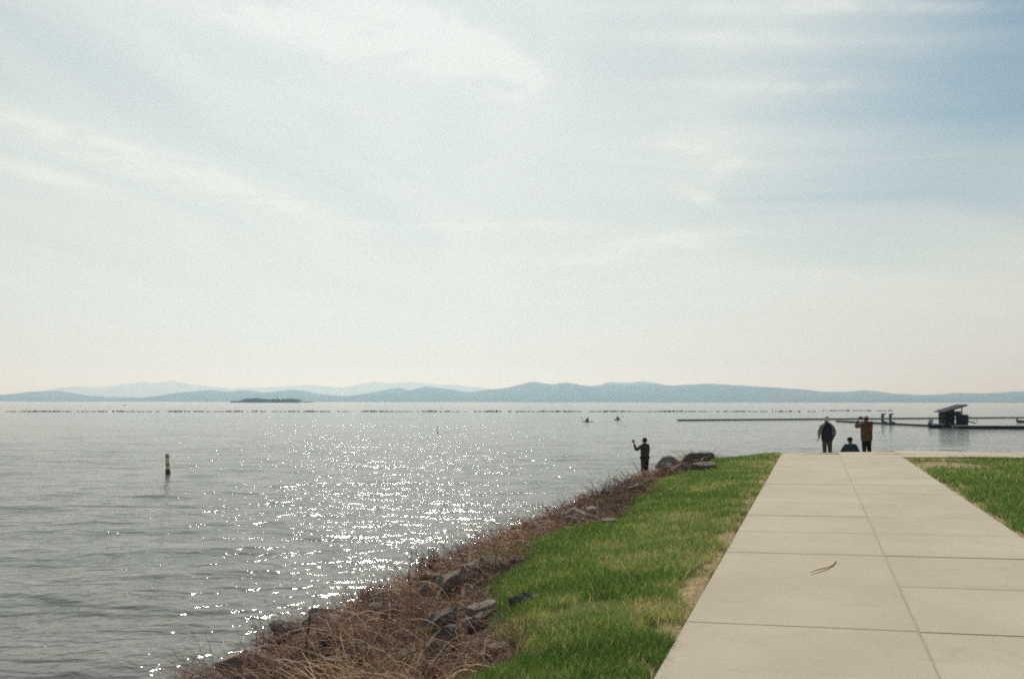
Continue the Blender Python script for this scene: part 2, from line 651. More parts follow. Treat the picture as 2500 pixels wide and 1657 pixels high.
def build_ground():
    vs = np.concatenate([np.linspace(-32, -10.5, 14), np.linspace(-10, -1.5, 120), np.linspace(-1.45, 1.6, 6), np.linspace(1.7, 14, 50), np.linspace(15, 120, 22)])
    us = np.concatenate([np.linspace(-90, -4, 26), np.linspace(-3.6, 32, 340), np.linspace(32.4, 50, 60), np.linspace(51, 90, 14)])
    Ug, Vg = np.meshgrid(us, vs, indexing='ij')
    z = H(Ug, Vg)
    on_path = (np.abs(Vg) < 1.52) & (Ug < 45)
    cross = (Vg > 1.4) & (Ug > 24.55) & (Ug < 27.3)
    z = z - np.where(on_path, 0.07, 0.035) - np.where(cross, 0.05, 0)
    me = np_mesh('shore_ground', np.stack([Vg, Ug, z], -1).reshape(-1, 3), grid_faces(len(us), len(vs))[:, ::-1], True)
    bank = sstep(-0.3, 0.5, grass_edge(Ug) - Vg)
    bank = np.maximum(bank, sstep(0.5, 2.5, Ug - u_end(Vg)) * (Vg < -1.5))
    bank = np.maximum(bank, sstep(9, 12, Ug - u_end(Vg)))
    attr(me, 'bank', bank.ravel())
    attr(me, 'bare', bare_mask(Ug, Vg).ravel())
    x0, y0 = uv2w(0, 0)
    tag(link('shore_ground', me, M_GROUND, loc=(x0, y0, 0), rot=(0, 0, GROT)), kind='structure')


build_ground()


# ------------------------------------------------------------------ concrete path of square slabs
def slab_mesh(name, w, l, th=0.12, shear=0.13, bev=0.005, gap=0.008):
    bm = bmesh.new()
    bmesh.ops.create_cube(bm, size=1.0, matrix=Matrix.Translation((0, 0, -th / 2)) @ Matrix.Diagonal((w - gap, l - gap, th, 1)))
    top = [e for e in bm.edges if all(v.co.z > -0.001 for v in e.verts)]
    bmesh.ops.bevel(bm, geom=top, offset=bev, segments=2, affect='EDGES')
    for v in bm.verts:
        v.co.y += shear * v.co.x
    me = bpy.data.meshes.new(name)
    bm.to_mesh(me)
    bm.free()
    me.materials.append(M_CONC)
    return me


def place_slab(parent, me, u, v, jitter=0.0):
    e = 0.3
    du = float(H(u + e, v) - H(u - e, v)) / (2 * e)
    dv = float(H(u, v + e) - H(u, v - e)) / (2 * e)
    X_ = Vector((VX, VY, dv)).normalized()
    Y_ = Vector((UX, UY, du)).normalized()
    Z_ = X_.cross(Y_).normalized()
    Y_ = Z_.cross(X_)
    x, y = uv2w(u, v)
    o = bpy.data.objects.new('slab', me)
    C.objects.link(o)
    mw = Matrix.Translation((x, y, float(H(u, v)) + random.uniform(-1, 1) * jitter)) @ Matrix((X_, Y_, Z_)).transposed().to_4x4()
    o.parent = parent
    o.matrix_parent_inverse = Matrix.Identity(4)
    o.matrix_local = parent.matrix_basis.inverted() @ mw
    return o


def build_path():
    x0, y0 = uv2w(0, 0)
    path = tag(empty('concrete_path', (x0, y0, 0), GROT), kind='structure')
    bpy.context.view_layer.update()
    me = slab_mesh('slab', 1.525, 1.46)
    for i in range(-7, 25):
        u = 6.42 + 0.73 + 1.46 * (i - 4)
        for v in (-0.7625, 0.7625):
            place_slab(path, me, u + 0.13 * v, v, 0.0025)
    us, vs = np.linspace(-4, 31, 120), np.linspace(-1.51, 1.51, 9)
    Ug, Vg = np.meshgrid(us, vs, indexing='ij')
    xg, yg = uv2w(Ug, Vg)
    Pl = np.stack([xg, yg, H(Ug, Vg) - 0.008], -1).reshape(-1, 3)
    jo = link('joint_filler', np_mesh('joint_filler', Pl, grid_faces(120, 9)), simple('joint_dirt', (0.36, 0.305, 0.225), 0.95, 0.35, 3.0))
    jo.parent = path
    jo.matrix_parent_inverse = path.matrix_basis.inverted()
    cross = tag(empty('crossing_path', (*uv2w(26, 12), 0), GROT), kind='structure')
    bpy.context.view_layer.update()
    me2 = slab_mesh('slab', 1.5, 1.36, shear=0.0)
    for i in range(22):
        v = 1.54 + 0.75 + 1.5 * i
        for u in (25.28, 26.64):
            place_slab(cross, me2, u, v, 0.002)


build_path()


# ------------------------------------------------------------------ hills across the lake
def ridge(name, pts, depth, half, seed, rough=0.10, foot=0.35):
    pts = np.array(pts, float)
    X_ = (pts[:, 0] - CX) / FPX * depth
    Z_ = (980.5 - pts[:, 1]) / FPX * depth + EYE
    g = np.random.default_rng(seed)
    # the range runs on beyond both sides of the frame
    w = X_[-1] - X_[0]
    left = np.linspace(-2.4, -0.12, 10) * w * 0.5 + X_[0]
    right = np.linspace(0.12, 2.4, 10) * w * 0.5 + X_[-1]
    zl = Z_[0] * g.uniform(0.5, 1.5, 10)
    zr = Z_[-1] * g.uniform(0.5, 1.5, 10)
    X_ = np.concatenate([left, X_, right])
    Z_ = np.concatenate([zl, Z_, zr])
    xs = np.sort(np.concatenate([np.linspace(X_[0], X_[-1], 260), np.linspace(-depth * 0.66, depth * 0.66, 420)]))
    # rounded interpolation between the traced tops
    zi = np.interp(xs, X_, Z_)
    k = depth * 0.0016
    for d in (-2, -1, 1, 2):
        zi = zi + np.interp(xs + d * k, X_, Z_)
    zi = np.maximum(zi / 5.0, 2.0)
    tv = np.concatenate([np.linspace(-1, 0, 18), np.linspace(0.1, 1, 7)])
    T, XX = np.meshgrid(tv, xs, indexing='ij')
    ZR = np.broadcast_to(zi, T.shape)
    prof = np.where(T < 0, (1 + T) ** 0.9, (1 - T) ** 1.2)
    n = np.zeros_like(T)
    for j in range(7):
        s = 2 * math.pi / (half * (0.9 / 1.7 ** j))
        a, b_ = g.uniform(0, 6.28, 2)
        th = g.uniform(0, 3.14)
        n += 0.62 ** j * np.sin(s * (XX * math.cos(th) + T * half * math.sin(th)) + a) * np.sin(s * 0.8 * (XX * math.sin(th) - T * half * math.cos(th)) + b_)
    fade = np.clip(1 - np.abs(T), 0, 1) * np.clip(np.abs(T) * 2.5, 0.05, 1)
    z = ZR * prof * (1 + foot * n * fade) + rough * 6 * n * np.clip(1 - np.abs(T), 0, 1)
    z = np.where(T <= -0.999, -12, np.maximum(z, -12))
    z = np.where(T < 0, np.minimum(z, ZR * (0.35 + 0.65 * (1 + T)) + 2), z)
    y = depth + T * half
    me = np_mesh(name, np.stack([XX, y, z], -1).reshape(-1, 3), grid_faces(len(tv), len(xs)), True)
    tag(link(name, me, M_HILL), kind='structure')


NEAR = [(-40, 966), (0, 964.7), (68, 964.7), (110, 959), (145, 954), (175, 962.8), (266, 970), (380, 972), (437, 966.6), (480, 957), (517, 951.4), (563, 957), (601, 952.5), (647, 959), (715, 951.4), (746, 955), (780, 962.8), (850, 967), (904, 959), (972, 947), (1001, 954), (1037, 943), (1080, 947), (1148, 957.5), (1191, 950), (1231, 947), (1263, 940), (1299, 932), (1349, 939), (1382, 934), (1439, 942), (1482, 938), (1530, 940), (1600, 938), (1640, 941), (1690, 938), (1726, 934.5), (1800, 939), (1860, 943), (1950, 949), (2010, 956), (2055, 956), (2105, 951), (2140, 954), (2180, 960), (2235, 964), (2290, 961), (2335, 957), (2400, 959), (2460, 955), (2540, 953)]
MID = [(1180, 985), (1420, 975), (1470, 938), (1482, 931.5), (1532, 934), (1569, 930.5), (1598, 934), (1622, 939), (1700, 955), (1800, 975)]
FAR = [(-40, 966), (30, 963), (76, 960.8), (152, 947), (190, 945), (247, 947), (304, 938), (350, 933), (380, 938), (422, 930.5), (456, 936), (532, 945), (570, 949), (665, 945), (703, 942), (760, 940), (837, 947), (880, 938), (914, 932), (958, 936), (1008, 932), (1065, 939), (1109, 938), (1184, 947), (1240, 958), (1400, 962), (1700, 960), (1980, 960), (2040, 953), (2090, 958), (2300, 962), (2540, 960)]
ridge('hills', NEAR, 13500, 2600, 5)
ridge('hills', MID, 17500, 2200, 8)
ridge('hills', FAR, 27500, 3800, 6)


# ------------------------------------------------------------------ wooded island
def build_island(name, x0, x1, depth, prof, seed, label):
    """low rock with a dense wood; prof = heights along its length"""
    X0, X1 = (x0 - CX) / FPX * depth, (x1 - CX) / FPX * depth
    L = X1 - X0
    xs = np.linspace(0, 1, 60)
    ts = np.linspace(-1, 1, 18)
    T, XX = np.meshgrid(ts, xs, indexing='ij')
    hgt = np.interp(XX, [p[0] for p in prof], [p[1] for p in prof])
    ends = np.sqrt(np.clip(1 - (2 * XX - 1) ** 8, 0, 1))
    z = 0.35 * hgt * (1 - T ** 4) * ends - 1.2
    z = z + 0.5 * np.sin(XX * 60) * np.sin(T * 5)
    me = np_mesh(name, np.stack([X0 + XX * L, depth + T * 55 * np.maximum(ends, 0.15), z], -1).reshape(-1, 3), grid_faces(18, 60), True)
    isl = tag(link(name, me, M_HILL), kind='structure')
    g = np.random.default_rng(seed)
    bmv, bmf = [], []
    k = 0
    for i in range(int(260 * L / 269)):
        f = g.uniform(0.03, 0.985)
        t = g.uniform(-0.85, 0.6)
        hh = float(np.interp(f, [p[0] for p in prof], [p[1] for p in prof])) * g.uniform(0.62, 1.02)
        if hh < 2.0:
            continue
        zb = 0.30 * hh * (1 - t ** 4) - 1.2
        rr = g.uniform(3.2, 6.0) * min(1.0, hh / 10)
        cx, cy = X0 + f * L, depth + t * 52
        rings = [(0.0, 0.35), (0.25, 1.0), (0.55, 0.85), (0.85, 0.45), (1.0, 0.05)]
        n = 7
        base = k
        for (a, b_) in rings:
            for j in range(n):
                q = 2 * math.pi * j / n
                r_ = rr * b_ * g.uniform(0.75, 1.25)
                bmv.append((cx + r_ * math.cos(q), cy + r_ * math.sin(q), zb + (hh - zb) * a + g.uniform(-.4, .4)))
                k += 1
        for a in range(len(rings) - 1):
            for j in range(n):
                bmf.append((base + a * n + j, base + a * n + (j + 1) % n, base + (a + 1) * n + (j + 1) % n, base + (a + 1) * n + j))
    me = np_mesh('wood', np.array(bmv), np.array(bmf))
    w = link(label[0], me, M_TREE)
    tag(w, label[1], 'wood', kind='stuff')


build_island('island', 565, 736, 3300, [(0, 1.5), (0.03, 6), (0.14, 7.5), (0.17, 11), (0.24, 17), (0.36, 18.5), (0.45, 16), (0.7, 15.5), (0.85, 17), (0.95, 15), (1, 6)], 4,
             ('island_wood', 'dark dense wood covering the low island before the hills'))
build_island('islet', 740, 769, 4200, [(0, 2), (0.2, 6), (0.7, 6), (1, 2)], 9, ('islet_wood', 'low scrub on the tiny islet just right of the wooded island'))


# ------------------------------------------------------------------ stones
def rock_mesh(seed, flat=0.6):
    """a quarried block: a ball cut by random planes, then roughened"""
    g = np.random.default_rng(seed)
    bm = bmesh.new()
    bmesh.ops.create_icosphere(bm, subdivisions=3, radius=0.5)
    P = np.array([v.co[:] for v in bm.verts])
    for i in range(13):
        n = g.normal(0, 1, 3)
        n /= np.linalg.norm(n)
        d = g.uniform(0.26, 0.40)
        over = P @ n - d
        P = P - np.where(over > 0, over, 0)[:, None] * n
    ext = P.max(0) - P.min(0)
    P = (P - (P.max(0) + P.min(0)) / 2) / ext
    P[:, 1] *= 0.8
    P[:, 2] *= flat
    for v, p in zip(bm.verts, P):
        q = Vector(p)
        q += q.normalized() * (0.045 * mnoise.noise(q * 4 + Vector((seed, seed * 2, 0))) + 0.018 * mnoise.noise(q * 13 + Vector((seed, 0, 3))))
        v.co = q
    me = bpy.data.meshes.new('riprap_stone')
    bm.normal_update()
    bm.to_mesh(me)
    bm.free()
    me.materials.append(M_ROCK)
    return me


STONE_AT = []
ROCKS = [rock_mesh(100 + i, f) for i, f in enumerate((0.55, 0.62, 0.7, 0.42, 0.36, 0.8, 0.5, 0.6, 0.66, 0.45))]

# (photo x, photo y of its foot, width in photo px, height factor, mesh, spin, tilt, label)
STONES = [
    (1700, 1136, 104, 0.50, 0, 10, 22, 'largest leaning boulder at the top corner where bank meets grass'),
    (1628, 1144, 76, 0.62, 2, 80, 12, 'dark rounded boulder just right of the person on the shore'),
    (1660, 1154, 60, 0.55, 1, 150, 12, 'dark stone wedged below the leaning corner boulder'),
    (1722, 1149, 76, 0.42, 4, 12, 4, 'long flat grey slab lying on the far grass edge'),
    (1664, 1160, 34, 0.5, 3, 40, 3, 'small pale stone under the leaning corner boulder'),
    (1590, 1152, 46, 0.5, 6, 60, 8, 'low dark stone at the feet of the person on the shore'),
    (1453, 1206, 50, 0.75, 7, 120, 10, 'dark stone on the far bank crest below the person'),
    (1490, 1208, 60, 0.5, 3, 10, 6, 'flat stone beside the dark stone on the far bank crest'),
    (1590, 1182, 40, 0.5, 8, 70, 5, 'stone in the brown slope below the corner boulders'),
    (1312, 1262, 70, 0.6, 1, 30, 8, 'dark stone at the water edge halfway along the bank'),
    (1350, 1243, 46, 0.6, 5, 100, 5, 'stone behind the halfway dark stone at the water edge'),
    (1485, 1278, 46, 0.4, 4, 25, 4, 'low stone at the grass edge halfway along the bank'),
    (1166, 1398, 96, 0.42, 4, 22, 10, 'broad pale slab near the grass in the middle bank'),
    (1192, 1382, 60, 0.5, 6, 60, 8, 'grey stone resting behind the broad pale slab'),
    (1238, 1386, 60, 0.5, 3, 30, 9, 'dark stone right of the broad pale slab'),
    (1270, 1380, 34, 0.7, 2, 10, 0, 'small dark stone nearest the grass beside the pale slab'),
    (1046, 1424, 74, 0.55, 0, 15, 14, 'dark stone at the outer edge of the middle bank'),
    (1096, 1440, 84, 0.75, 7, 55, 12, 'dark angular boulder in the middle of the bank'),
    (1155, 1425, 56, 0.75, 8, 95, 8, 'dark stone between the angular boulder and the pale slab'),
    (1038, 1448, 56, 0.6, 5, 130, 5, 'pale worn stone left of the dark angular boulder'),
    (1176, 1502, 98, 0.42, 4, 24, 14, 'upper of two stacked flat slabs by the near grass'),
    (1180, 1520, 90, 0.42, 3, 28, 12, 'lower of two stacked flat slabs by the near grass'),
    (1152, 1532, 64, 0.6, 1, 160, -10, 'dark stone under the two stacked flat slabs'),
    (1078, 1538, 96, 0.75, 7, 35, 12, 'dark peaked stone above the big rounded boulder'),
    (1084, 1592, 128, 0.72, 5, 100, 4, 'big rounded grey boulder in the near bank'),
    (1272, 1480, 74, 0.6, 6, 30, 14, 'dark tilted stone poking out of the near grass'),
    (1300, 1468, 60, 0.35, 3, 20, 6, 'flat tan stone behind the tilted stone in the grass'),
    (1212, 1590, 74, 0.32, 4, 50, 5, 'flat pale stone sunk in the near grass edge'),
    (1180, 1604, 50, 0.4, 9, 80, 4, 'small pale stone between the rounded boulder and grass'),
    (1040, 1655, 92, 0.62, 2, 20, 10, 'dark stone at the bottom edge of the picture'),
    (802, 1574, 56, 0.6, 1, 75, 6, 'dark stone just right of the bare sapling'),
    (765, 1598, 54, 0.6, 8, 15, 6, 'dark stone behind the foot of the bare sapling'),
    (806, 1632, 100, 0.42, 0, 10, 10, 'long dark stone at the foot of the bare sapling'),
    (929, 1546, 36, 0.75, 5, 40, 0, 'small round pale stone alone in the near brambles'),
    (945, 1500, 60, 0.55, 9, 120, 14, 'cracked tan stone at the outer edge of the near bank'),
    (903, 1484, 74, 0.5, 7, 30, 10, 'dark stone under the outermost bush of the near bank'),
    (872, 1602, 80, 0.6, 2, 60, 8, 'brown stone between sapling and big rounded boulder'),
    (610, 1606, 54, 0.5, 6, 90, 8, 'dark stone in brambles at the near waterline'),
    (700, 1612, 50, 0.55, 3, 20, 8, 'dark stone left of the bare sapling in brambles'),
    (985, 1610, 64, 0.5, 9, 130, 6, 'brown stone left of the big rounded boulder'),
]


def build_stones():
    rd = random.Random(5)
    for (px, py, w, hf, mi, spin, tilt, label) in STONES:
        p, t = on_ground(px, py)
        s = w * t / FPX * 0.88
        me = ROCKS[mi]
        o = link('riprap_stone', me)
        zs = hf / {0: .55, 1: .62, 2: .7, 3: .42, 4: .36, 5: .8, 6: .5, 7: .6, 8: .66, 9: .45}[mi]
        o.scale = (s, s * 0.95, s * zs)
        o.location = p + Vector((0, 0.25 * s, s * hf * 0.22))
        o.rotation_euler = (rad(-tilt * 0.5), rad(-tilt), rad(spin * 0.35))
        tag(o, label, 'stone', 'large stones of the lake bank')
        STONE_AT.append((p.x, p.y + 0.25 * s, s))
    # small stones nothing tells apart, half hidden by the brambles
    n = 0
    while n < 80:
        u = rd.uniform(5.5, 29)
        dl = rd.uniform(0.3, 5.4)
        v = float(grass_edge(u)) - dl
        x, y = uv2w(u, v)
        d = math.hypot(x, y)
        s = rd.uniform(0.16, 0.42) * (1 + (dl > 3.2) * rd.uniform(0, 0.8))
        o = link('small_stone', ROCKS[rd.randrange(10)])
        o.scale = (s, s * rd.uniform(.8, 1.1), s * rd.uniform(.8, 1.2))
        o.location = (x, y, float(H(u, v)) + s * 0.16)
        o.rotation_euler = (rd.uniform(-.4, .4), rd.uniform(-.4, .4), rd.uniform(0, 6.28))
        STONE_AT.append((x, y, s * 0.9))
        tag(o, 'small grey stone half buried among the dry brambles of the bank', 'stone', 'small stones among the brambles')
        n += 1


build_stones()


# ------------------------------------------------------------------ grass
def vnoise(u, v, s, seed):
    """cheap smooth 2-D value noise, 0..1"""
    g = np.random.default_rng(seed)
    tab = g.random((64, 64))
    x, y = u * s + 1000, v * s + 1000
    i, j = np.floor(x).astype(int), np.floor(y).astype(int)
    f, h = x - i, y - j
    f, h = f * f * (3 - 2 * f), h * h * (3 - 2 * h)
    a = lambda p, q: tab[p % 64, q % 64]
    return (a(i, j) * (1 - f) + a(i + 1, j) * f) * (1 - h) + (a(i, j + 1) * (1 - f) + a(i + 1, j + 1) * f) * h


def blades(u, v, hgt, wid, tone, lean, gen, lift=-0.03):
    n = len(u)
    x, y = UX * u + VX * (v + C0), UY * u + VY * (v + C0)
    z = H(u, v) + lift
    th = gen.uniform(0, 2 * np.pi, n)
    la = gen.uniform(0, 2 * np.pi, n)
    wx_, wy_ = np.cos(th) * wid / 2, np.sin(th) * wid / 2
    lx, ly = np.cos(la) * lean * hgt, np.sin(la) * lean * hgt
    P = np.empty((n, 5, 3))
    for k, (ws, f, q) in enumerate(((-1, 0, 0), (1, 0, 0), (-.75, .55, .35), (.75, .55, .35), (0, 1, 1))):
        P[:, k, 0] = x + ws * wx_ + lx * q
        P[:, k, 1] = y + ws * wy_ + ly * q
        P[:, k, 2] = z + hgt * f * (1 - 0.25 * lean * q)
    b = np.arange(n)[:, None] * 5
    F = np.concatenate([b + np.array([0, 1, 3]), b + np.array([0, 3, 2]), b + np.array([2, 3, 4])], 0)
    return P.reshape(-1, 3), F, np.repeat(tone, 5)


def build_grass():
    g = np.random.default_rng(21)

    def field(name, u, v, label, lush, off=0.0):
        x, y = UX * u + VX * (v + C0), UY * u + VY * (v + C0)
        d = np.hypot(x, y)
        bare = bare_mask(u, v) * (v > grass_edge(u)) + (vnoise(u, v, 2.3, 4) - 0.5) * 0.8
        keep = (bare < 0.50) | (g.random(len(u)) < 0.10)
        u, v, d, bare = u[keep], v[keep], d[keep], bare[keep]
        n1, n2, n3 = vnoise(u, v, 0.8, 1), vnoise(u, v, 2.7, 2), vnoise(u, v, 9.0, 3)
        patch = 0.5 * n1 + 0.35 * n2 + 0.15 * n3
        edge = np.clip(1 - np.abs(np.abs(v) - 1.6) / 1.1, 0, 1)          # drier towards the walked path
        patch = 0.3 * n1 + 0.35 * n2 + 0.35 * n3
        dry = np.clip((patch - 0.50) * 2.6 + edge * 0.42 + np.clip(bare, 0, 1) * 0.35 - lush - off, 0, 1)
        straw = g.random(len(u)) < (0.08 + 0.66 * dry)
        tone = np.where(straw, g.uniform(0.66, 1.0, len(u)), np.clip(g.uniform(0.02, 0.48, len(u)) + 0.22 * dry + (n1 - 0.5) * 0.30 + (n2 - 0.5) * 0.22, 0, 0.7))
        tuft = np.clip((vnoise(u, v, 3.7, 8) - 0.55) * 4, 0, 1)
        hgt = g.uniform(0.03, 0.075, len(u)) * (1.15 - 0.5 * dry) * (1 + lush * 2.2 * tuft) + 0.03
        wid = np.clip(d * 0.00058, 0.0035, 0.014) * g.uniform(0.7, 1.3, len(u))
        P, F, T = blades(u, v, hgt, wid, tone, g.uniform(0.15, 0.95, len(u)), g)
        me = np_mesh(name, P, F)
        attr(me, 'tone', T)
        tag(link(name, me, M_GRASS), label, 'grass', kind='stuff')

    # strip between path and bank
    n = 150000
    u = 3.2 * (27.0 / 3.2) ** g.random(n)
    v = grass_edge(u) - 0.25 + (-1.56 - grass_edge(u) + 0.25) * g.random(n) + g.normal(0, 0.04, n)
    v = np.minimum(v, -1.545 + np.abs(g.normal(0, 0.018, n)) + 0.085 * np.clip(wob(u, 5.1, 0.7), 0, 2) * g.random(n) ** 1.5)
    ok = u < u_end(v) + 3.0
    field('grass', u[ok], v[ok], 'bright green grass strip between concrete path and stony bank', 0.22)
    # weeds and tufts straying down into the stones
    n = 14000
    uu = 4.0 * (25.0 / 4.0) ** g.random(n)
    dd = g.random(n) ** 1.6 * 1.7
    vv = grass_edge(uu) - dd
    ok = vnoise(uu, vv, 1.9, 44) > 0.50 + 0.16 * dd
    field('weeds', uu[ok], vv[ok], 'green weeds and tufts straying down among the upper stones of the bank', 0.35)
    # lawn right of the path
    n = 130000
    u = 5.5 * (24.55 / 5.5) ** g.random(n)
    v = 1.545 + (0.26 * u + 2.5) * g.random(n) ** 1.15
    field('grass', u, v, 'dark green mown lawn right of the concrete path', 0.05, 0.42)


build_grass()


# ------------------------------------------------------------------ dry brambles and thatch on the bank
def tubes(paths, radii, sides=3):
    """paths (n,k,3), radii (n,k) -> verts, quads"""
    n, k, _ = paths.shape
    tan = np.gradient(paths, axis=1)
    tan /= np.linalg.norm(tan, axis=2, keepdims=True) + 1e-9
    ref = np.zeros_like(tan)
    ref[..., 0] = 0.31
    ref[..., 1] = 0.87
    ref[..., 2] = 0.38
    a = np.cross(tan, ref)
    a /= np.linalg.norm(a, axis=2, keepdims=True) + 1e-9
    b = np.cross(tan, a)
    q = 2 * np.pi * np.arange(sides) / sides
    V_ = paths[:, :, None, :] + radii[:, :, None, None] * (a[:, :, None, :] * np.cos(q)[None, None, :, None] + b[:, :, None, :] * np.sin(q)[None, None, :, None])
    idx = np.arange(n * k * sides).reshape(n, k, sides)
    F = np.stack([idx[:, :-1, :], np.roll(idx, -1, 2)[:, :-1, :], np.roll(idx, -1, 2)[:, 1:, :], idx[:, 1:, :]], -1).reshape(-1, 4)
    return V_.reshape(-1, 3), F


def bank_points(n, g, lo=0.0, hi=5.6, u0=5.0, u1=33.0):
    u = u0 * (u1 / u0) ** g.random(n)
    dl = lo + (hi - lo) * g.random(n)
    v = grass_edge(u) - dl
    return u, v, dl


def clear_of_stones(x, y, g, soft=0.70):
    """most canes do not root on a stone or right in front of it"""
    ok = np.ones(len(x), bool)
    for sx, sy, ss in STONE_AT:
        d0 = math.hypot(sx, sy)
        for k_, r_ in ((0.0, 0.48), (0.4, 0.40)):
            cx, cy = sx - sx / d0 * ss * k_, sy - sy / d0 * ss * k_
            ok &= ~((np.hypot(x - cx, y - cy) < ss * r_) & (g.random(len(x)) < soft))
    return ok


def build_brambles():
    g = np.random.default_rng(31)
    n = 22000
    u, v, dl = bank_points(n, g, -0.05, 5.7)
    clump = vnoise(u, v, 1.1, 12) * 0.6 + vnoise(u, v, 3.1, 13) * 0.4
    keep = g.random(n) < np.clip((clump - 0.34) * 3.4, 0.06, 1.0) * np.clip(0.35 + dl * 0.9, 0, 1)
    keep &= clear_of_stones(UX * u + VX * (v + C0), UY * u + VY * (v + C0), g)
    u, v, dl, clump = u[keep], v[keep], dl[keep], clump[keep]
    n = len(u)
    x, y = UX * u + VX * (v + C0), UY * u + VY * (v + C0)
    z = H(u, v)
    d = np.hypot(x, y)
    L = g.uniform(0.22, 0.66, n) * (1 - 0.6 * sstep(22.5, 24.5, u) * (dl > 1.2)) * (0.30 + 1.15 * sstep(0.30, 0.75, clump)) * np.clip(0.5 + dl * 0.3, 0.4, 1.0)
    az = g.uniform(0, 2 * np.pi, n)
    up = g.uniform(0.25, 1.35, n)
    k = 6
    P = np.zeros((n, k, 3))
    pos = np.stack([x, y, z - 0.03], 1)
    P[:, 0] = pos
    ang_ = np.arctan(up * 1.6)
    dro = g.uniform(0.05, 0.42, n)
    for i in range(1, k):
        st = L / (k - 1)
        az = az + g.normal(0, 0.12, n)
        pos = pos + np.stack([np.cos(az) * np.cos(ang_), np.sin(az) * np.cos(ang_), np.sin(ang_)], 1) * st[:, None]
        ang_ = ang_ - dro + g.normal(0, 0.12, n)
        P[:, i] = pos
    rad_ = (np.clip(d * 0.00030, 0.0022, 0.0075) * g.uniform(0.7, 1.5, n))[:, None] * np.linspace(1.15, 0.5, k)[None]
    V_, F = tubes(P, rad_)
    me = np_mesh('brambles', V_, F)
    red = vnoise(u, v, 0.7, 15)
    tone = np.clip(g.normal(0.40, 0.20, n) + (red - 0.5) * 0.9 + (g.random(n) < 0.10) * 0.5, 0, 1)
    attr(me, 'tone', np.repeat(tone, k * 3))
    tag(link('brambles', me, M_CANE), 'tangle of dry reddish brown bramble canes over the lake bank', 'brambles', kind='stuff')
    # finer twigs that fuzz the outline
    n = 26000
    u, v, dl = bank_points(n, g, 0.2, 5.8)
    x, y = UX * u + VX * (v + C0), UY * u + VY * (v + C0)
    cl2 = vnoise(u, v, 1.6, 17) * 0.6 + vnoise(u, v, 4.1, 18) * 0.4
    ok = clear_of_stones(x, y, g, 0.75) & (g.random(n) < np.clip((cl2 - 0.3) * 3, 0.1, 1))
    u, v, dl, x, y, cl2 = u[ok], v[ok], dl[ok], x[ok], y[ok], cl2[ok]
    n = len(u)
    d = np.hypot(x, y)
    z = H(u, v)
    k = 4
    L = g.uniform(0.12, 0.45, n) * (1 - 0.6 * sstep(22.5, 24.5, u) * (dl > 1.2))
    az = g.uniform(0, 2 * np.pi, n)
    el = g.uniform(-0.1, 1.4, n)
    P = np.zeros((n, k, 3))
    pos = np.stack([x, y, z + g.uniform(-0.02, 0.16, n)], 1)
    P[:, 0] = pos
    for i in range(1, k):
        az = az + g.normal(0, 0.35, n)
        pos = pos + np.stack([np.cos(az) * np.cos(el), np.sin(az) * np.cos(el), np.sin(el)], 1) * (L / (k - 1))[:, None]
        el = el - g.uniform(0.0, 0.5, n)
        P[:, i] = pos
    rad_ = (np.clip(d * 0.00020, 0.0013, 0.0055) * g.uniform(0.7, 1.4, n))[:, None] * np.linspace(1.1, 0.5, k)[None]
    V_, F = tubes(P, rad_)
    me = np_mesh('dry_twigs', V_, F)
    attr(me, 'tone', np.repeat(np.clip(g.normal(0.46, 0.18, n) + (vnoise(u, v, 0.9, 19) - 0.5) * 0.8, 0, 1), k * 3))
    tag(link('dry_twigs', me, M_CANE), 'fine dead twigs and stems fuzzing the brown lake bank', 'twigs', kind='stuff')
    # leaf litter
    n = 30000
    u, v, dl = bank_points(n, g, -0.35, 5.5)
    z = H(u, v) + g.uniform(-0.01, 0.10, n) * np.clip(dl, 0, 1) + 0.005
    x, y = UX * u + VX * (v + C0), UY * u + VY * (v + C0)
    d = np.hypot(x, y)
    s = np.clip(d * 0.0016, 0.010, 0.035) * g.uniform(0.6, 1.5, n)
    A = g.normal(0, 1, (n, 3))
    A[:, 2] *= 0.5
    A /= np.linalg.norm(A, axis=1, keepdims=True)
    B = np.cross(A, g.normal(0, 1, (n, 3)))
    B /= np.linalg.norm(B, axis=1, keepdims=True)
    c = np.stack([x, y, z], 1)
    V_ = np.stack([c - A * s[:, None], c - B * s[:, None] * .5, c + A * s[:, None], c + B * s[:, None] * .5], 1).reshape(-1, 3)
    me = np_mesh('leaf_litter', V_, np.arange(n * 4).reshape(n, 4))
    attr(me, 'tone', np.repeat(np.clip(g.normal(0.48, 0.25, n), 0, 1), 4))
    tag(link('leaf_litter', me, M_LEAF), 'brown dead leaves lying between stones of the lake bank', 'leaf litter', kind='stuff')


build_brambles()


# ------------------------------------------------------------------ bare shrubs and stems
def grow(base, direction, length, r, depth, g, out_):
    k = 5
    p = Vector(base)
    d = Vector(direction).normalized()
    pts = [p.copy()]
    for i in range(1, k):
        d = (d + Vector(g.normal(0, 0.16, 3)) + Vector((0, 0, 0.05))).normalized()
        p = p + d * (length / (k - 1))
        pts.append(p.copy())
    out_.append((pts, r))
    if depth > 0:
        for j in range(int(g.integers(2, 5))):
            i = int(g.integers(1, k))
            dd = (d + Vector(g.normal(0, 0.65, 3))).normalized()
            grow(pts[i], dd, length * g.uniform(0.4, 0.7), r * 0.6, depth - 1, g, out_)


def twig_mesh(name, br, mat, parent=None):
    P = np.array([[list(q) for q in b[0]] for b in br])
    R_ = np.array([b[1] for b in br])[:, None] * np.linspace(1, 0.5, P.shape[1])[None]
    V_, F = tubes(P, R_, 4)
    return link(name, np_mesh(name, V_, F), mat, parent)


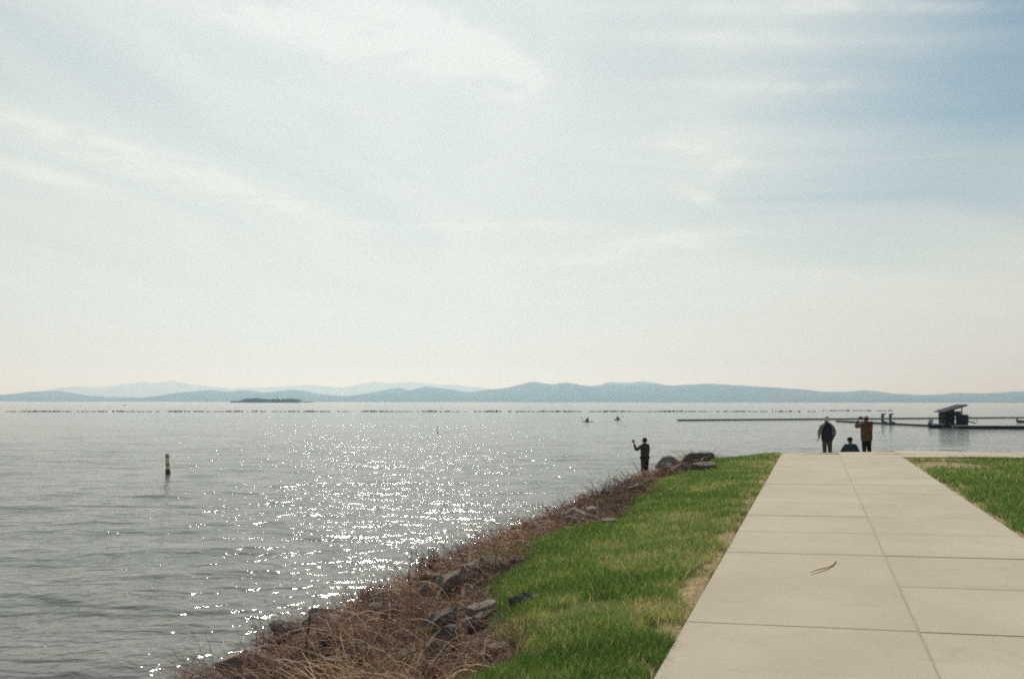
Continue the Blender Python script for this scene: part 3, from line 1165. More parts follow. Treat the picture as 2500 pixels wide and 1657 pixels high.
SHRUBS = [
    (1394, 1222, 70, 34, 'bare dark shrub on the bank outline below the person'),
    (1333, 1262, 84, 36, 'wide bare shrub overhanging the water halfway along the bank'),
    (1247, 1306, 66, 34, 'bare reddish shrub left of the halfway shrub at the water'),
    (1050, 1402, 76, 44, 'dense bare shrub on the outer edge of the middle bank'),
    (908, 1482, 66, 40, 'rounded bare shrub above the outermost stone of the near bank'),
    (655, 1596, 92, 48, 'low bare shrub at the near waterline left of the sapling'),
    (520, 1650, 110, 56, 'bare shrub in the bottom left corner of the bank'),
    (1150, 1340, 60, 30, 'small bare shrub on the bank outline above the pale slab'),
]


def build_shrubs():
    for i, (px, py, w, h, label) in enumerate(SHRUBS):
        g = np.random.default_rng(200 + i)
        p, t = on_ground(px, py)
        W_, H_ = w * t / FPX, h * t / FPX * 1.15
        root = empty('shrub', p)
        tag(root, label, 'shrub', 'bare shrubs of the lake bank')
        stems, twigs = [], []
        for j in range(26):
            a = g.uniform(0, 6.28)
            r0 = g.uniform(0, 0.38) * W_
            b = (math.cos(a) * r0, math.sin(a) * r0, -0.05)
            br = []
            grow(b, (math.cos(a) * 0.5 * g.random(), math.sin(a) * 0.5 * g.random(), 1), H_ * g.uniform(0.6, 1.1), 0.0055 + t * 0.00012, 2, g, br)
            stems.append(br[0])
            twigs += br[1:]
        tag(twig_mesh('stems', stems, M_TWIG, root), kind='stuff')
        tw = np.array([[list(q) for q in b[0]] for b in twigs])
        V_, F = tubes(tw, np.array([b[1] for b in twigs])[:, None] * np.linspace(1, .5, 5)[None], 3)
        me = np_mesh('twigs', V_, F)
        attr(me, 'tone', np.repeat(np.clip(g.normal(0.22, 0.2, len(tw)), 0, 1), 15))
        tag(link('twigs', me, M_CANE, root), kind='stuff')
    # bare sapling and two single stalks
    for name, px, py, h, r, lean, label in (('sapling', 747, 1652, 158, 0.011, 0.02, 'thin dark bare sapling standing straight in the near brambles'),
                                            ('stalk', 1003, 1478, 150, 0.0045, -0.02, 'tall dry stalk rising against the water left of the bushes'),
                                            ('stalk', 642, 1600, 60, 0.004, 0.05, 'short dry stalk at the near waterline')):
        p, t = on_ground(px, py)
        g = np.random.default_rng(int(px))
        L = h * t / FPX
        root = tag(empty(name, p), label, 'sapling' if name == 'sapling' else 'stalk')
        pts = [Vector((lean * L * s + 0.012 * math.sin(s * 9), 0.01 * math.cos(s * 7), -0.06 + (L + .06) * s)) for s in np.linspace(0, 1, 9)]
        V_, F = tubes(np.array([[list(q) for q in pts]]), np.full((1, 9), r) * np.linspace(1.1, 0.6, 9)[None], 6)
        link('stem', np_mesh('stem', V_, F, True), M_TWIG, root)
        br = []
        for j in range(5):
            s = int(g.integers(4, 9))
            grow(pts[s], (g.normal(0, .35), g.normal(0, .35), 1.0), L * 0.09, r * 0.4, 0, g, br)
        for b_ in br:
            twig_mesh('branch', [b_], M_TWIG, root)


build_shrubs()


# ------------------------------------------------------------------ twig lying on the path
def build_path_twig():
    a, _ = on_ground(1978, 1401)
    b, _ = on_ground(2040, 1368)
    u, v = w2uv((a.x + b.x) / 2, (a.y + b.y) / 2)
    x, y = uv2w(u, v)
    root_z = float(H(u, v)) + 0.006
    pts = []
    for s in np.linspace(0, 1, 10):
        q = a.lerp(b, s)
        off = -0.075 * math.sin(math.pi * s) * (0.4 + 0.9 * s)
        pts.append((q.x + off * -0.25 - x, q.y + off - y, 0.006 + 0.004 * math.sin(s * 7)))
    V_, F = tubes(np.array([pts]), np.full((1, 10), 0.0065) * np.array([.5, .8, 1, 1.1, 1.1, 1, 1, .9, .8, .4])[None], 6)
    o = link('fallen_twig', np_mesh('fallen_twig', V_, F, True), simple('straw_twig', (0.66, 0.46, 0.22), 0.8), loc=(x, y, root_z))
    tag(o, 'curved tan twig lying on a left slab of the concrete path', 'twig')


build_path_twig()


# ------------------------------------------------------------------ people
M_SKIN = simple('skin', (0.40, 0.24, 0.17), 0.6, 0.08)
M_NAVY = simple('navy_cloth', (0.026, 0.030, 0.046), 0.9, 0.3)
M_CHAR = simple('charcoal_cloth', (0.070, 0.070, 0.060), 0.9, 0.3)
M_SLEEVE = simple('grey_blue_cloth', (0.20, 0.21, 0.22), 0.9, 0.2)
M_BROWN = simple('brown_cloth', (0.12, 0.080, 0.048), 0.9, 0.3)
M_OLIVE = simple('olive_cloth', (0.070, 0.074, 0.060), 0.9, 0.3)
M_TEAL = simple('dark_teal_cloth', (0.034, 0.060, 0.076), 0.9, 0.3)
M_BLACKC = simple('black_cloth', (0.022, 0.022, 0.028), 0.9, 0.3)
M_HAIRG = simple('grey_hair', (0.50, 0.48, 0.45), 0.8, 0.3, 60)
M_HAIRB = simple('brown_hair', (0.055, 0.030, 0.020), 0.8, 0.3, 60)
M_HAIRD = simple('dark_hair', (0.020, 0.015, 0.012), 0.8, 0.3, 60)
M_WHITE = simple('white_cloth', (0.75, 0.72, 0.66), 0.85, 0.1)
M_RED = simple('red_cloth', (0.42, 0.06, 0.045), 0.85, 0.2)
M_SHOE = simple('dark_shoe', (0.03, 0.026, 0.024), 0.7, 0.2)
M_PHONE = simple('black_plastic', (0.015, 0.015, 0.017), 0.35, 0.1)


def skin_mesh(name, verts, edges, radii, roots, sub=1):
    me = bpy.data.meshes.new(name)
    me.from_pydata([tuple(v) for v in verts], edges, [])
    o = bpy.data.objects.new(name, me)
    C.objects.link(o)
    bpy.context.view_layer.objects.active = o
    sk = o.modifiers.new('skin', 'SKIN')
    if not me.skin_vertices:
        me.attributes.new('skin_vertices', 'FLOAT', 'POINT')
    for i, r in enumerate(radii):
        sv = me.skin_vertices[0].data[i]
        sv.radius = r if isinstance(r, tuple) else (r, r)
        sv.use_root = i in roots
    sk.use_smooth_shade = True
    ss = o.modifiers.new('sub', 'SUBSURF')
    ss.levels = ss.render_levels = sub
    bpy.context.view_layer.update()
    dg = bpy.context.evaluated_depsgraph_get()
    res = bpy.data.meshes.new_from_object(o.evaluated_get(dg))
    bpy.data.objects.remove(o)
    bpy.data.meshes.remove(me)
    res.name = name
    return res


def make_person(label, loc, rz, height, arms, legs=None, seated=False, mats=None, hair=None, hat=None, group=None, torso_lean=0.0, head_turn=0.0, bulk=1.0):
    """arms: {'L': (elbow, wrist, palm_dir), ...} in metres for a 1.75 m figure facing +Y; returns the root"""
    k = height / 1.75
    root = tag(empty('person', loc, rz), label, 'person', group)
    Vv = lambda *a: Vector(a) * k
    pel = Vv(0, 0, 0.13 if seated else 0.96)
    up = lambda h: pel + Vector((0, torso_lean * (h - 0.96), h - 0.96)) * k
    waist, chest, nb, nk = up(1.10), up(1.30), up(1.46), up(1.53)
    hd = up(1.625) + Vv(0, 0.02, 0)
    top = up(1.70) + Vv(0, 0.015, 0)
    v, e, r, roots = [], [], [], []

    def add(p, rr, parent=None, root_=False):
        v.append(Vector(p))
        q_ = 1.13 * k
        r.append((rr[0] * q_, rr[1] * q_) if isinstance(rr, tuple) else rr * q_)
        if parent is not None:
            e.append((parent, len(v) - 1))
        if root_:
            roots.append(len(v) - 1)
        return len(v) - 1
    ip = add(pel, (0.15, 0.105), None, True)
    iw = add(waist, (0.135, 0.10), ip)
    ic = add(chest, (0.15, 0.11), iw)
    ib = add(nb, (0.09, 0.07), ic)
    ik = add(nk, 0.055, ib)
    ih = add(hd, (0.086, 0.104), ik)
    add(top, (0.066, 0.080), ih)
    # nose and chin give the head a front
    sh = {}
    for s, key in ((-1, 'L'), (1, 'R')):
        el, wr, pd = arms[key]
        base = up(1.42) + Vv(s * 0.175, 0, 0)
        off = up(1.42) - Vv(0, 0, 1.42)
        # arm points are given relative to a standing figure
        dz = Vector((0, 0, pel.z - 0.96 * k))
        el, wr = Vector(el) * k + dz, Vector(wr) * k + dz
        pd = Vector(pd).normalized()
        i1 = add(base, 0.062, ic)
        i2 = add(el, 0.043, i1)
        i3 = add(wr, 0.028, i2)
        palm = wr + pd * 0.075 * k
        i4 = add(palm, (0.036, 0.016), i3)
        sh[key] = (base, el, wr, palm, pd)
        side = pd.cross(Vector((0, 0, 1)))
        if side.length < 0.1:
            side = Vector((1, 0, 0))
        side.normalize()
        nrm = pd.cross(side).normalized()
        for j, (o_, ln) in enumerate(((-0.026, 0.060), (-0.009, 0.074), (0.009, 0.070), (0.026, 0.055))):
            f0 = palm + side * o_ * k - pd * 0.012 * k
            f1 = f0 + pd * (ln * 0.6 + 0.012) * k + nrm * 0.008 * k
            f2 = f1 + (pd * 0.8 + nrm * 0.7).normalized() * ln * 0.55 * k
            a_ = add(f0, 0.0085, None, True)
            b_ = add(f1, 0.0085, a_)
            add(f2, 0.007, b_)
        t0 = wr + pd * 0.03 * k + side * 0.02 * k * s
        t1 = t0 + (pd + side * s * 0.9).normalized() * 0.045 * k
        a_ = add(t0, 0.010, None, True)
        b_ = add(t1, 0.0095, a_)
        add(t1 + (pd + side * s * 0.2).normalized() * 0.032 * k, 0.008, b_)
    lg = {}
    for s, key in ((-1, 'L'), (1, 'R')):
        if legs and key in legs:
            kn, an, toe = (Vector(q) * k for q in legs[key])
        elif seated:
            kn, an, toe = Vv(s * 0.24, 0.38, 0.30), Vv(s * 0.10, 0.46, 0.07), Vv(s * 0.08, 0.66, 0.03)
        else:
            kn, an, toe = Vv(s * 0.105, 0.015, 0.50), Vv(s * 0.11, -0.03, 0.09), Vv(s * 0.13, 0.13, 0.03)
        hp = pel + Vv(s * 0.095, 0, -0.05)
        i1 = add(hp, 0.088, ip)
        i2 = add(kn, 0.058, i1)
        i3 = add(an, 0.038, i2)
        add(toe, (0.036, 0.026), i3)
        lg[key] = (hp, kn, an, toe)
    link('body', skin_mesh('body', v, e, r, roots, 1), mats['skin'], root)
    # face: nose, ears, eyes
    fx = Matrix.Rotation(head_turn, 3, 'Z')
    mb = MB()
    fc = hd + fx @ Vv(0, 0.100, -0.005)
    mb.poly([fc + fx @ Vv(-.014, 0, -.02), fc + fx @ Vv(.014, 0, -.02), fc + fx @ Vv(0, .028, -.02), fc + fx @ Vv(0, -.002, .03)], [(0, 1, 2), (0, 2, 3), (1, 3, 2), (0, 3, 1)])
    mb.build('nose', mats['skin'], root, True)
    for s in (-1, 1):
        MB().ball(hd + fx @ Vv(s * 0.084, 0.0, 0.0), (0.010 * k, 0.020 * k, 0.032 * k), 8).build('ear', mats['skin'], root, True)
        MB().ball(hd + fx @ Vv(s * 0.031, 0.094, 0.02), (0.011 * k, 0.008 * k, 0.007 * k), 8).build('eye', M_HAIRD, root, True)
    MB().ball(hd + fx @ Vv(0, 0.094, -0.058), (0.022 * k, 0.008 * k, 0.005 * k), 8).build('mouth', M_RED, root, True)
    # jacket: torso and sleeves as one surface
    B = bulk
    v, e, r, roots = [], [], [], []
    hem = pel + Vv(0, 0, -0.19 if not seated else -0.10)
    i00 = add(hem, (0.176 * B, 0.140 * B), None, True)
    i0 = add(hem + Vv(0, 0, 0.05), (0.182 * B, 0.142 * B), i00)
    i1 = add(pel + Vv(0, 0, 0.03), (0.188 * B, 0.138 * B), i0)
    i2 = add(waist, (0.178 * B, 0.135 * B), i1)
    i3 = add(chest, (0.185 * B, 0.135 * B), i2)
    i4 = add(up(1.425), (0.135 * B, 0.10 * B), i3)
    add(up(1.505), (0.074, 0.070), i4)
    if not mats.get('vest'):
        for key in ('L', 'R'):
            base, el, wr, palm, pd = sh[key]
            a_ = add(base, 0.080 * B, i3)
            b_ = add(base.lerp(el, 0.5), 0.068 * B, a_)
            b_ = add(el, 0.060 * B, b_)
            add(wr.lerp(el, 0.04), 0.044 * B, b_)
    link('jacket' if not mats.get('vest') else 'vest', skin_mesh('jacket', v, e, r, roots, 1), mats['top'], root)
    if mats.get('vest'):
        for key in ('L', 'R'):
            base, el, wr, palm, pd = sh[key]
            v, e, r, roots = [], [], [], []
            a_ = add(base + Vv(0, 0, 0.01), 0.084, None, True)
            b_ = add(base.lerp(el, 0.5), 0.074, a_)
            b_ = add(el, 0.066, b_)
            add(wr.lerp(el, 0.04), 0.046, b_)
            link('sleeve', skin_mesh('sleeve', v, e, r, roots, 1), mats['vest'], root)
    v, e, r, roots = [], [], [], []
    i0 = add(pel, (0.110, 0.095), None, True)
    for key in ('L', 'R'):
        hp, kn, an, toe = lg[key]
        a_ = add(hp, 0.102, i0)
        b_ = add(hp.lerp(kn, 0.5), 0.092, a_)
        b_ = add(kn, 0.075, b_)
        add(an + (kn - an).normalized() * 0.02, 0.060, b_)
    link('trousers', skin_mesh('trousers', v, e, r, roots, 1), mats['legs'], root)
    for key in ('L', 'R'):
        hp, kn, an, toe = lg[key]
        v, e, r, roots = [], [], [], []
        dv = Vector((toe.x - an.x, toe.y - an.y, 0)).normalized()
        base = Vector((an.x, an.y, toe.z))
        a_ = add(base - dv * 0.045 * k + Vector((0, 0, 0.015 * k)), (0.042, 0.038), None, True)
        b_ = add(base + dv * 0.08 * k + Vector((0, 0, 0.006 * k)), (0.047, 0.034), a_)
        add(base + dv * 0.175 * k, (0.040, 0.024), b_)
        link('shoe', skin_mesh('shoe', v, e, r, roots, 1), M_SHOE, root)
    if hair is not None:
        mb = MB()
        mb.ball(hd + fx @ Vv(0, -0.018, 0.028), (0.097 * k, 0.112 * k, 0.106 * k), 16)
        bm = mb.bm
        for vv in bm.verts:
            d_ = fx.inverted() @ (vv.co - hd)
            if d_.y > 0.035 * k and d_.z < 0.055 * k:
                vv.co -= fx @ Vector((0, (d_.y - 0.035 * k) * 1.0, 0))
            vv.co += Vector((1, 1, 1)) * 0.006 * k * mnoise.noise(vv.co * 30)
        mb.build('hair', hair, root, True)
    if hat is not None:
        mb = MB()
        mb.ball(hd + fx @ Vv(0, -0.005, 0.055), (0.104 * k, 0.120 * k, 0.078 * k), 16)
        cp = mb.build('cap', hat, root, True)
        MB().box(hd + fx @ Vv(0, 0.13, 0.045), (0.13 * k, 0.10 * k, 0.012 * k), fx, 0.004).build('brim', hat, cp)
    return root, sh, k, hd


def ground_at(px, depth):
    p = at_depth(px, 980, depth)
    u, v = w2uv(p.x, p.y)
    return Vector((p.x, p.y, float(H(u, v)))), u, v


DOWN = {'L': ((-0.30, -0.02, 1.13), (-0.25, 0.06, 0.88), (0.1, 0.2, -1)), 'R': ((0.30, -0.02, 1.13), (0.26, 0.07, 0.88), (-0.1, 0.2, -1))}


def build_people():
    # man in the dark vest
    p, u, v = ground_at(2017, 33.0)
    make_person('person in a black vest over grey sleeves standing with grey hair on the path', p, rad(4), 1.76,
                {'L': ((-0.33, -0.06, 1.14), (-0.30, 0.02, 0.92), (-0.5, 0.5, -0.8)), 'R': ((0.31, -0.02, 1.14), (0.27, 0.06, 0.92), (-0.3, 0.5, -0.8))},
                mats=dict(skin=M_SKIN, top=M_NAVY, vest=M_SLEEVE, legs=M_OLIVE), hair=M_HAIRG, group='people by the lake', bulk=1.2)
    # person in brown with raised hand and cap
    p, u, v = ground_at(2113, 33.2)
    root, sh, k, hd = make_person('person in a brown jacket with a red back patch and white cap, hand raised', p, rad(12), 1.76,
                {'L': ((-0.36, 0.14, 1.30), (-0.19, 0.24, 1.56), (0.25, -0.02, 1.0)), 'R': ((0.27, 0.16, 1.20), (0.10, 0.32, 1.45), (-0.3, 0.1, 1.0))},
                mats=dict(skin=M_SKIN, top=M_BROWN, legs=M_BLACKC), hair=M_HAIRB, hat=M_WHITE, group='people by the lake', bulk=1.22)
    mb = MB()
    mb.box((0.055, -0.19 * k, 1.27 * k), (0.15, 0.05, 0.17), None, 0.008)
    mb.build('back_patch', M_RED, root)
    mb = MB()
    mb.box((-0.10 * k, 0.19 * k, 1.66 * k), (0.15, 0.10, 0.10), None, 0.012)
    o = mb.build('camera', M_PHONE)
    MB().bar((-0.10 * k, 0.245 * k, 1.66 * k), (-0.10 * k, 0.30 * k, 1.66 * k), 0.035, 12).build('lens', M_PHONE, o)
    o.name = 'held_camera'
    o.matrix_world = Matrix.Translation(p) @ Matrix.Rotation(rad(12), 4, 'Z')
    tag(o, 'small dark camera held up by the person in the brown jacket', 'camera')
    # sitting person
    p, u, v = ground_at(2074, 32.4)
    make_person('person in a dark teal jacket and cap sitting on the ground', p, rad(-6), 1.70,
                {'L': ((-0.31, 0.10, 1.12), (-0.20, 0.32, 1.02), (0.3, 0.9, -0.2)), 'R': ((0.31, 0.10, 1.12), (0.20, 0.32, 1.02), (-0.3, 0.9, -0.2))},
                seated=True, mats=dict(skin=M_SKIN, top=M_TEAL, legs=M_CHAR), hair=M_HAIRD, hat=M_BLACKC, group='people by the lake', torso_lean=0.12, bulk=1.35)
    # the one on the shore stones taking a picture
    p, u, v = ground_at(1573, 34.5)
    zt = EYE - (1068 - 980.5) / FPX * 34.5 - 1.70
    p.z = max(p.z, zt)
    root, sh, k, hd = make_person('person in a dark grey jacket on the shore stones holding up a phone', p, rad(38), 1.72,
                {'L': ((-0.28, 0.22, 1.24), (-0.20, 0.40, 1.48), (0.05, 0.25, 0.95)), 'R': ((0.27, 0.04, 1.16), (0.20, 0.20, 1.10), (-0.6, 0.6, 0.3))},
                mats=dict(skin=M_SKIN, top=M_CHAR, legs=M_BLACKC), hair=M_HAIRB, group='people by the lake', bulk=1.0, head_turn=0.3)
    mb = MB()
    c = sh['L'][3] + Vector((0.0, 0.03, 0.06))
    mb.box(c, (0.155, 0.010, 0.076), Matrix.Rotation(0.1, 3, 'X'), 0.003)
    o = mb.build('phone', M_PHONE)
    o.matrix_world = Matrix.Translation(p) @ Matrix.Rotation(rad(38), 4, 'Z')
    tag(o, 'black phone held sideways by the person on the shore stones', 'phone')
    # the stone under that person
    s = link('riprap_stone', ROCKS[3])
    s.scale = (1.5, 1.2, 1.1)
    s.location = (p.x, p.y + 0.1, p.z - 0.19)
    tag(s, 'flat stone under the feet of the person on the shore', 'stone', 'large stones of the lake bank')


build_people()


# ------------------------------------------------------------------ buoys
M_BUOYW = simple('buoy_white', (0.80, 0.70, 0.52), 0.5, 0.1)
M_BUOYO = simple('buoy_orange', (0.62, 0.26, 0.10), 0.5, 0.15)
M_BUOYD = simple('buoy_waterline', (0.10, 0.075, 0.055), 0.6, 0.3)


def buoy(px, py, hpx, label, rr=0.11):
    p = on_water(px, py)
    d = math.hypot(p.x, p.y)
    h = hpx * d / FPX
    root = tag(empty('spar_buoy', p), label, 'buoy', 'spar buoys')
    root.rotation_euler = (rad(2), rad(-3), 0)
    mb = MB()
    mb.bar((0, 0, -0.6), (0, 0, h * 0.93), rr, 20)
    mb.bar((0, 0, h * 0.93), (0, 0, h), rr, 20, rr * 0.35)
    mb.build('post', M_BUOYW, root, True)
    for z0, z1 in ((0.80, 0.90), (0.40, 0.52)):
        MB().bar((0, 0, h * z0), (0, 0, h * z1), rr + 0.006, 20).build('orange_band', M_BUOYO, root, True)
    MB().bar((0, 0, -0.1), (0, 0, h * 0.24), rr + 0.04, 20, rr + 0.02).build('float_collar', M_BUOYD, root, True)


buoy(410, 1157, 47, 'white spar buoy with orange bands and dark foot, the near one')
buoy(1069, 1057, 16, 'small thin spar buoy far out in the sun glitter', 0.05)

# ------------------------------------------------------------------ breakwater
M_BREAK = simple('breakwater_stone', (0.115, 0.10, 0.085), 0.95, 0.4, 0.8)


def breakwater(x0, x1, py, label, seed, gaps):
    a, b = on_water(x0, py), on_water(x1, py)
    g = np.random.default_rng(seed)
    Lh = (b - a).length
    mb = MB()
    n = int(Lh / 0.72)
    for i in range(n):
        f = (i + g.uniform(-.4, .4)) / n
        px = x0 + (x1 - x0) * f
        if any(q0 < px < q1 for q0, q1 in gaps) and g.random() < 0.65:
            continue
        p = a.lerp(b, f)
        hh = g.uniform(0.22, 0.6) * (0.55 + 0.45 * math.sin(f * 41 + seed) ** 2)
        s = g.uniform(0.6, 1.5)
        m = Matrix.Translation((p.x, p.y + g.uniform(-1.2, 1.2), hh * 0.15)) @ Matrix.Rotation(g.uniform(0, 3.1), 4, 'Z') @ Matrix.Diagonal((s * 0.6, s * 0.5, hh, 1))
        bmesh.ops.create_icosphere(mb.bm, subdivisions=1, radius=1.0, matrix=m)
    o = mb.build('breakwater', M_BREAK)
    tag(o, label, 'breakwater')


breakwater(18, 1995, 1004.6, 'long low rubble breakwater drawn as a broken dark line across the lake', 3,
           [(160, 172), (205, 215), (240, 258), (362, 378), (450, 465), (560, 580), (605, 632), (690, 705), (730, 740), (765, 800), (812, 840), (945, 980), (1010, 1040), (1075, 1105), (1180, 1210), (1380, 1400), (1700, 1760), (1860, 1880), (1930, 1990)])
breakwater(2008, 2180, 1002.6, 'short dark rubble breakwater beyond the heads of the two standing people', 6, [(2078, 2084), (2126, 2140)])

# ------------------------------------------------------------------ docks and shelter
M_DECK = simple('weathered_deck', (0.17, 0.15, 0.125), 0.9, 0.3, 2.0)
M_FLOAT = simple('black_float', (0.035, 0.040, 0.046), 0.7, 0.3, 2.0)
M_WOODD = simple('dark_stained_wood', (0.050, 0.038, 0.030), 0.85, 0.35, 3.0)
M_ROOF = simple('metal_roof', (0.050, 0.056, 0.075), 0.95, 0.15, 2.0, spec=0.1)
M_STEEL = simple('galvanised_steel', (0.25, 0.26, 0.26), 0.5, 0.15, 4.0, metal=0.4)
M_DRUM = simple('pale_blue_plastic', (0.55, 0.64, 0.66), 0.5, 0.15)


def dock(a, b, width, free, label, sec=6.0):
    a, b = Vector(a), Vector(b)
    d = b - a
    L = d.length
    root = tag(empty('floating_dock', a, math.atan2(d.y, d.x)), label, 'dock', 'floating docks')
    n = max(1, round(L / sec))
    l = L / n
    md = MB().box((l / 2, 0, free - 0.06), (l - 0.10, width, 0.12), None, 0.015)
    o = md.build('deck_section', M_DECK, root)
    mf = MB().box((l / 2, 0, free * 0.5 - 0.17), (l - 0.5, width - 0.18, free + 0.1), None, 0.04)
    f = mf.build('float', M_FLOAT, root)
    for i in range(1, n):
        for src in (o, f):
            c = src.copy()
            C.objects.link(c)
            c.parent = root
            c.location = (i * l, 0, 0)
    return root


d1a, d1b = on_water(1655, 1026.5), on_water(2600, 1019)
dock(d1a, d1b, 1.6, 0.30, 'longest thin floating dock reaching furthest left across the water')
d2a, d2b = on_water(2046, 1029), on_water(2318, 1043)
dock(d2a, d2b, 1.4, 0.32, 'low floating dock slanting from the standing people to the shelter')
d3a, d3b = on_water(2330, 1046), on_water(2620, 1047)
dock(d3a, d3b, 2.6, 0.52, 'thick dark floating dock running right from the shelter')


def build_shelter():
    p = on_water(2335, 1044)
    depth = p.y + 1.8
    sc = depth / FPX
    root = tag(empty('dock_shelter', (p.x, depth, 0)), 'dark wooden dock shelter with a roof sloping up to the right', 'shelter')
    hx = 25 * sc
    zl, zr = 2.55, 3.62
    f = MB().box((0.0, 0, 0.36), (2 * hx + 0.6, 3.4, 0.5), None, 0.03).build('platform', M_FLOAT, root)
    for sx in (-1, 1):
        for sy in (-1, 1):
            zt = zl if sx < 0 else zr
            MB().box((sx * (hx - 0.45), sy * 1.3, 0.61 + (zt - 0.66) / 2), (0.14, 0.14, zt - 0.66), None, 0.01).build('post', M_WOODD, root)
    ang_r = math.atan2(zr - zl, 2 * hx)
    ln = math.hypot(zr - zl, 2 * hx) + 0.5
    rf = MB().box((0, 0, (zl + zr) / 2 + 0.12), (ln, 3.6, 0.10), Matrix.Rotation(-ang_r, 3, 'Y'), 0.01).build('roof', M_ROOF, root)
    MB().box((0, -1.83, (zl + zr) / 2 + 0.05), (ln, 0.05, 0.20), Matrix.Rotation(-ang_r, 3, 'Y'), 0.006).build('fascia', M_WOODD, rf)
    # board walls: back and both sides, plank by plank
    n = 12
    for i in range(n):
        x = -hx + 0.52 + (2 * hx - 1.04) * (i + 0.5) / n
        zt = zl + (zr - zl) * (x + hx) / (2 * hx) - 0.1
        w = (2 * hx - 1.04) / n
        MB().box((x, 1.22, 0.61 + (zt - 0.61) / 2), (w - 0.02, 0.04, zt - 0.61), None, 0.005).build('plank', M_WOODD, root)
        if i < 5:
            MB().box((x, -1.16, 1.0 + (zt - 1.0) / 2), (w - 0.02, 0.04, zt - 1.0), None, 0.005).build('plank', M_WOODD, root)
        elif i > 5:
            MB().box((x, -1.16, 1.9 + (min(zt, 2.75) - 1.9) / 2), (w - 0.02, 0.04, min(zt, 2.75) - 1.9), None, 0.005).build('plank', M_WOODD, root)
    # locker standing in front
    lk = tag(empty('dock_locker', (p.x + 0.85, depth - 2.05, 0.62)), 'tall black locker standing at the front of the dock shelter', 'locker')
    MB().box((0, 0, 0.74), (1.75, 0.7, 1.48), None, 0.03).build('cabinet', M_FLOAT, lk)
    MB().box((0, 0, 1.53), (1.85, 0.8, 0.08), None, 0.02).build('lid', M_WOODD, lk)
    for s in (-0.42, 0.42):
        d_ = MB().box((s, -0.365, 0.74), (0.78, 0.03, 1.32), None, 0.01).build('door', M_FLOAT, lk)
        MB().bar((s - 0.3 * (1 if s > 0 else -1), -0.40, 0.65), (s - 0.3 * (1 if s > 0 else -1), -0.40, 0.85), 0.02, 8).build('handle', M_STEEL, d_)
    # sloping gangway with rails right of the shelter
    gx = p.x + hx + 0.35
    gw = tag(empty('gangway', (gx, depth + 0.2, 0)), 'small sloping gangway with thin rails right of the dock shelter', 'gangway')
    A, B_ = Vector((-0.5, 0, 1.45)), Vector((1.9, -0.6, 0.72))
    dvec = B_ - A
    MB().box((A + B_) / 2, (dvec.length, 0.9, 0.08), Matrix.Rotation(math.atan2(A.z - B_.z, 2.4), 3, 'Y'), 0.01).build('ramp_deck', M_DECK, gw)
    for s in (-0.42, 0.42):
        o_ = Vector((0, s, 0))
        hr = MB().bar(A + o_ + Vector((0, 0, .75)), B_ + o_ + Vector((0, 0, .75)), 0.035, 8).build('handrail', M_STEEL, gw)
        for q in (0.02, 0.5, 0.98):
            c = A.lerp(B_, q) + o_
            MB().bar(c, c + Vector((0, 0, .75)), 0.03, 8).build('rail_post', M_STEEL, hr)


build_shelter()


M_RACK = simple('grey_rack_timber', (0.15, 0.16, 0.17), 0.9, 0.3, 3.0)


def build_dock_gear():
    # two tall boat racks on the slanting dock
    for i, (px, hpx, label) in enumerate(((2157, 26, 'tall upright boat rack on the slanting dock, the left one of two'), (2176, 27, 'tall upright boat rack on the slanting dock, the right one of two'))):
        f = (px - 2046) / (2318 - 2046)
        q = d2a.lerp(d2b, f)
        c = on_water(px, 1029 + 14 * f + 1.0)
        h = hpx * c.y / FPX
        root = tag(empty('boat_rack', (c.x, c.y + 0.4, 0.32)), label, 'rack', 'boat racks on the dock')
        h = h - 0.3
        MB().box((0, 0, h / 2), (0.36, 0.36, h), None, 0.03).build('post', M_RACK, root)
        MB().box((0.35, 0, 0.12), (1.0, 0.5, 0.22), None, 0.03).build('base', M_FLOAT, root)
        for z_, l in ((h - 0.1, 0.62), (h * 0.70, 0.4)):
            MB().box((l / 2, 0, z_), (l, 0.24, 0.26), Matrix.Rotation(-0.12, 3, 'Y'), 0.02).build('arm', M_RACK, root)
        MB().bar((0.1, 0, h * 0.3), (0.62, 0, 0.2), 0.05, 8).build('brace', M_STEEL, root)
    # drum and small motor skiff by the shelter
    c = on_water(2274, 1041)
    root = tag(empty('plastic_drum', (c.x, c.y + 0.3, 0.32)), 'pale blue plastic drum at the end of the slanting dock', 'drum')
    MB().bar((0, 0, 0), (0, 0, 0.86), 0.42, 20).build('barrel', M_DRUM, root, True)
    for z_ in (0.08, 0.43, 0.80):
        MB().bar((0, 0, z_ - 0.03), (0, 0, z_ + 0.03), 0.435, 20).build('rib', M_DRUM, root, True)
    MB().bar((0, 0, 0.86), (0, 0, 0.90), 0.38, 20).build('lid', M_FLOAT, root)
    skiff(on_water(2287, 1044.5), rad(8), 2.6, 'small dark skiff with an outboard motor moored beside the drum', M_BOATD)
    skiff(on_water(2502, 1031), rad(5), 3.4, 'dark skiff at the right edge of the picture behind the thick dock', M_BOATD)
    skiff(on_water(2300, 1001), rad(15), 4.5, 'distant small boat right of the short breakwater', M_BOATB)
    skiff(on_water(305, 989.0), rad(-20), 5.0, 'distant small boat left of the wooded island', M_BOATB)


M_BOATD = simple('dark_boat_paint', (0.022, 0.026, 0.032), 0.45, 0.2)
M_BOATB = simple('blue_boat_paint', (0.04, 0.07, 0.14), 0.4, 0.2)
M_KAY = simple('kayak_plastic', (0.10, 0.19, 0.20), 0.4, 0.15)
M_PADDLE = simple('paddle_shaft', (0.06, 0.06, 0.06), 0.5, 0.1)


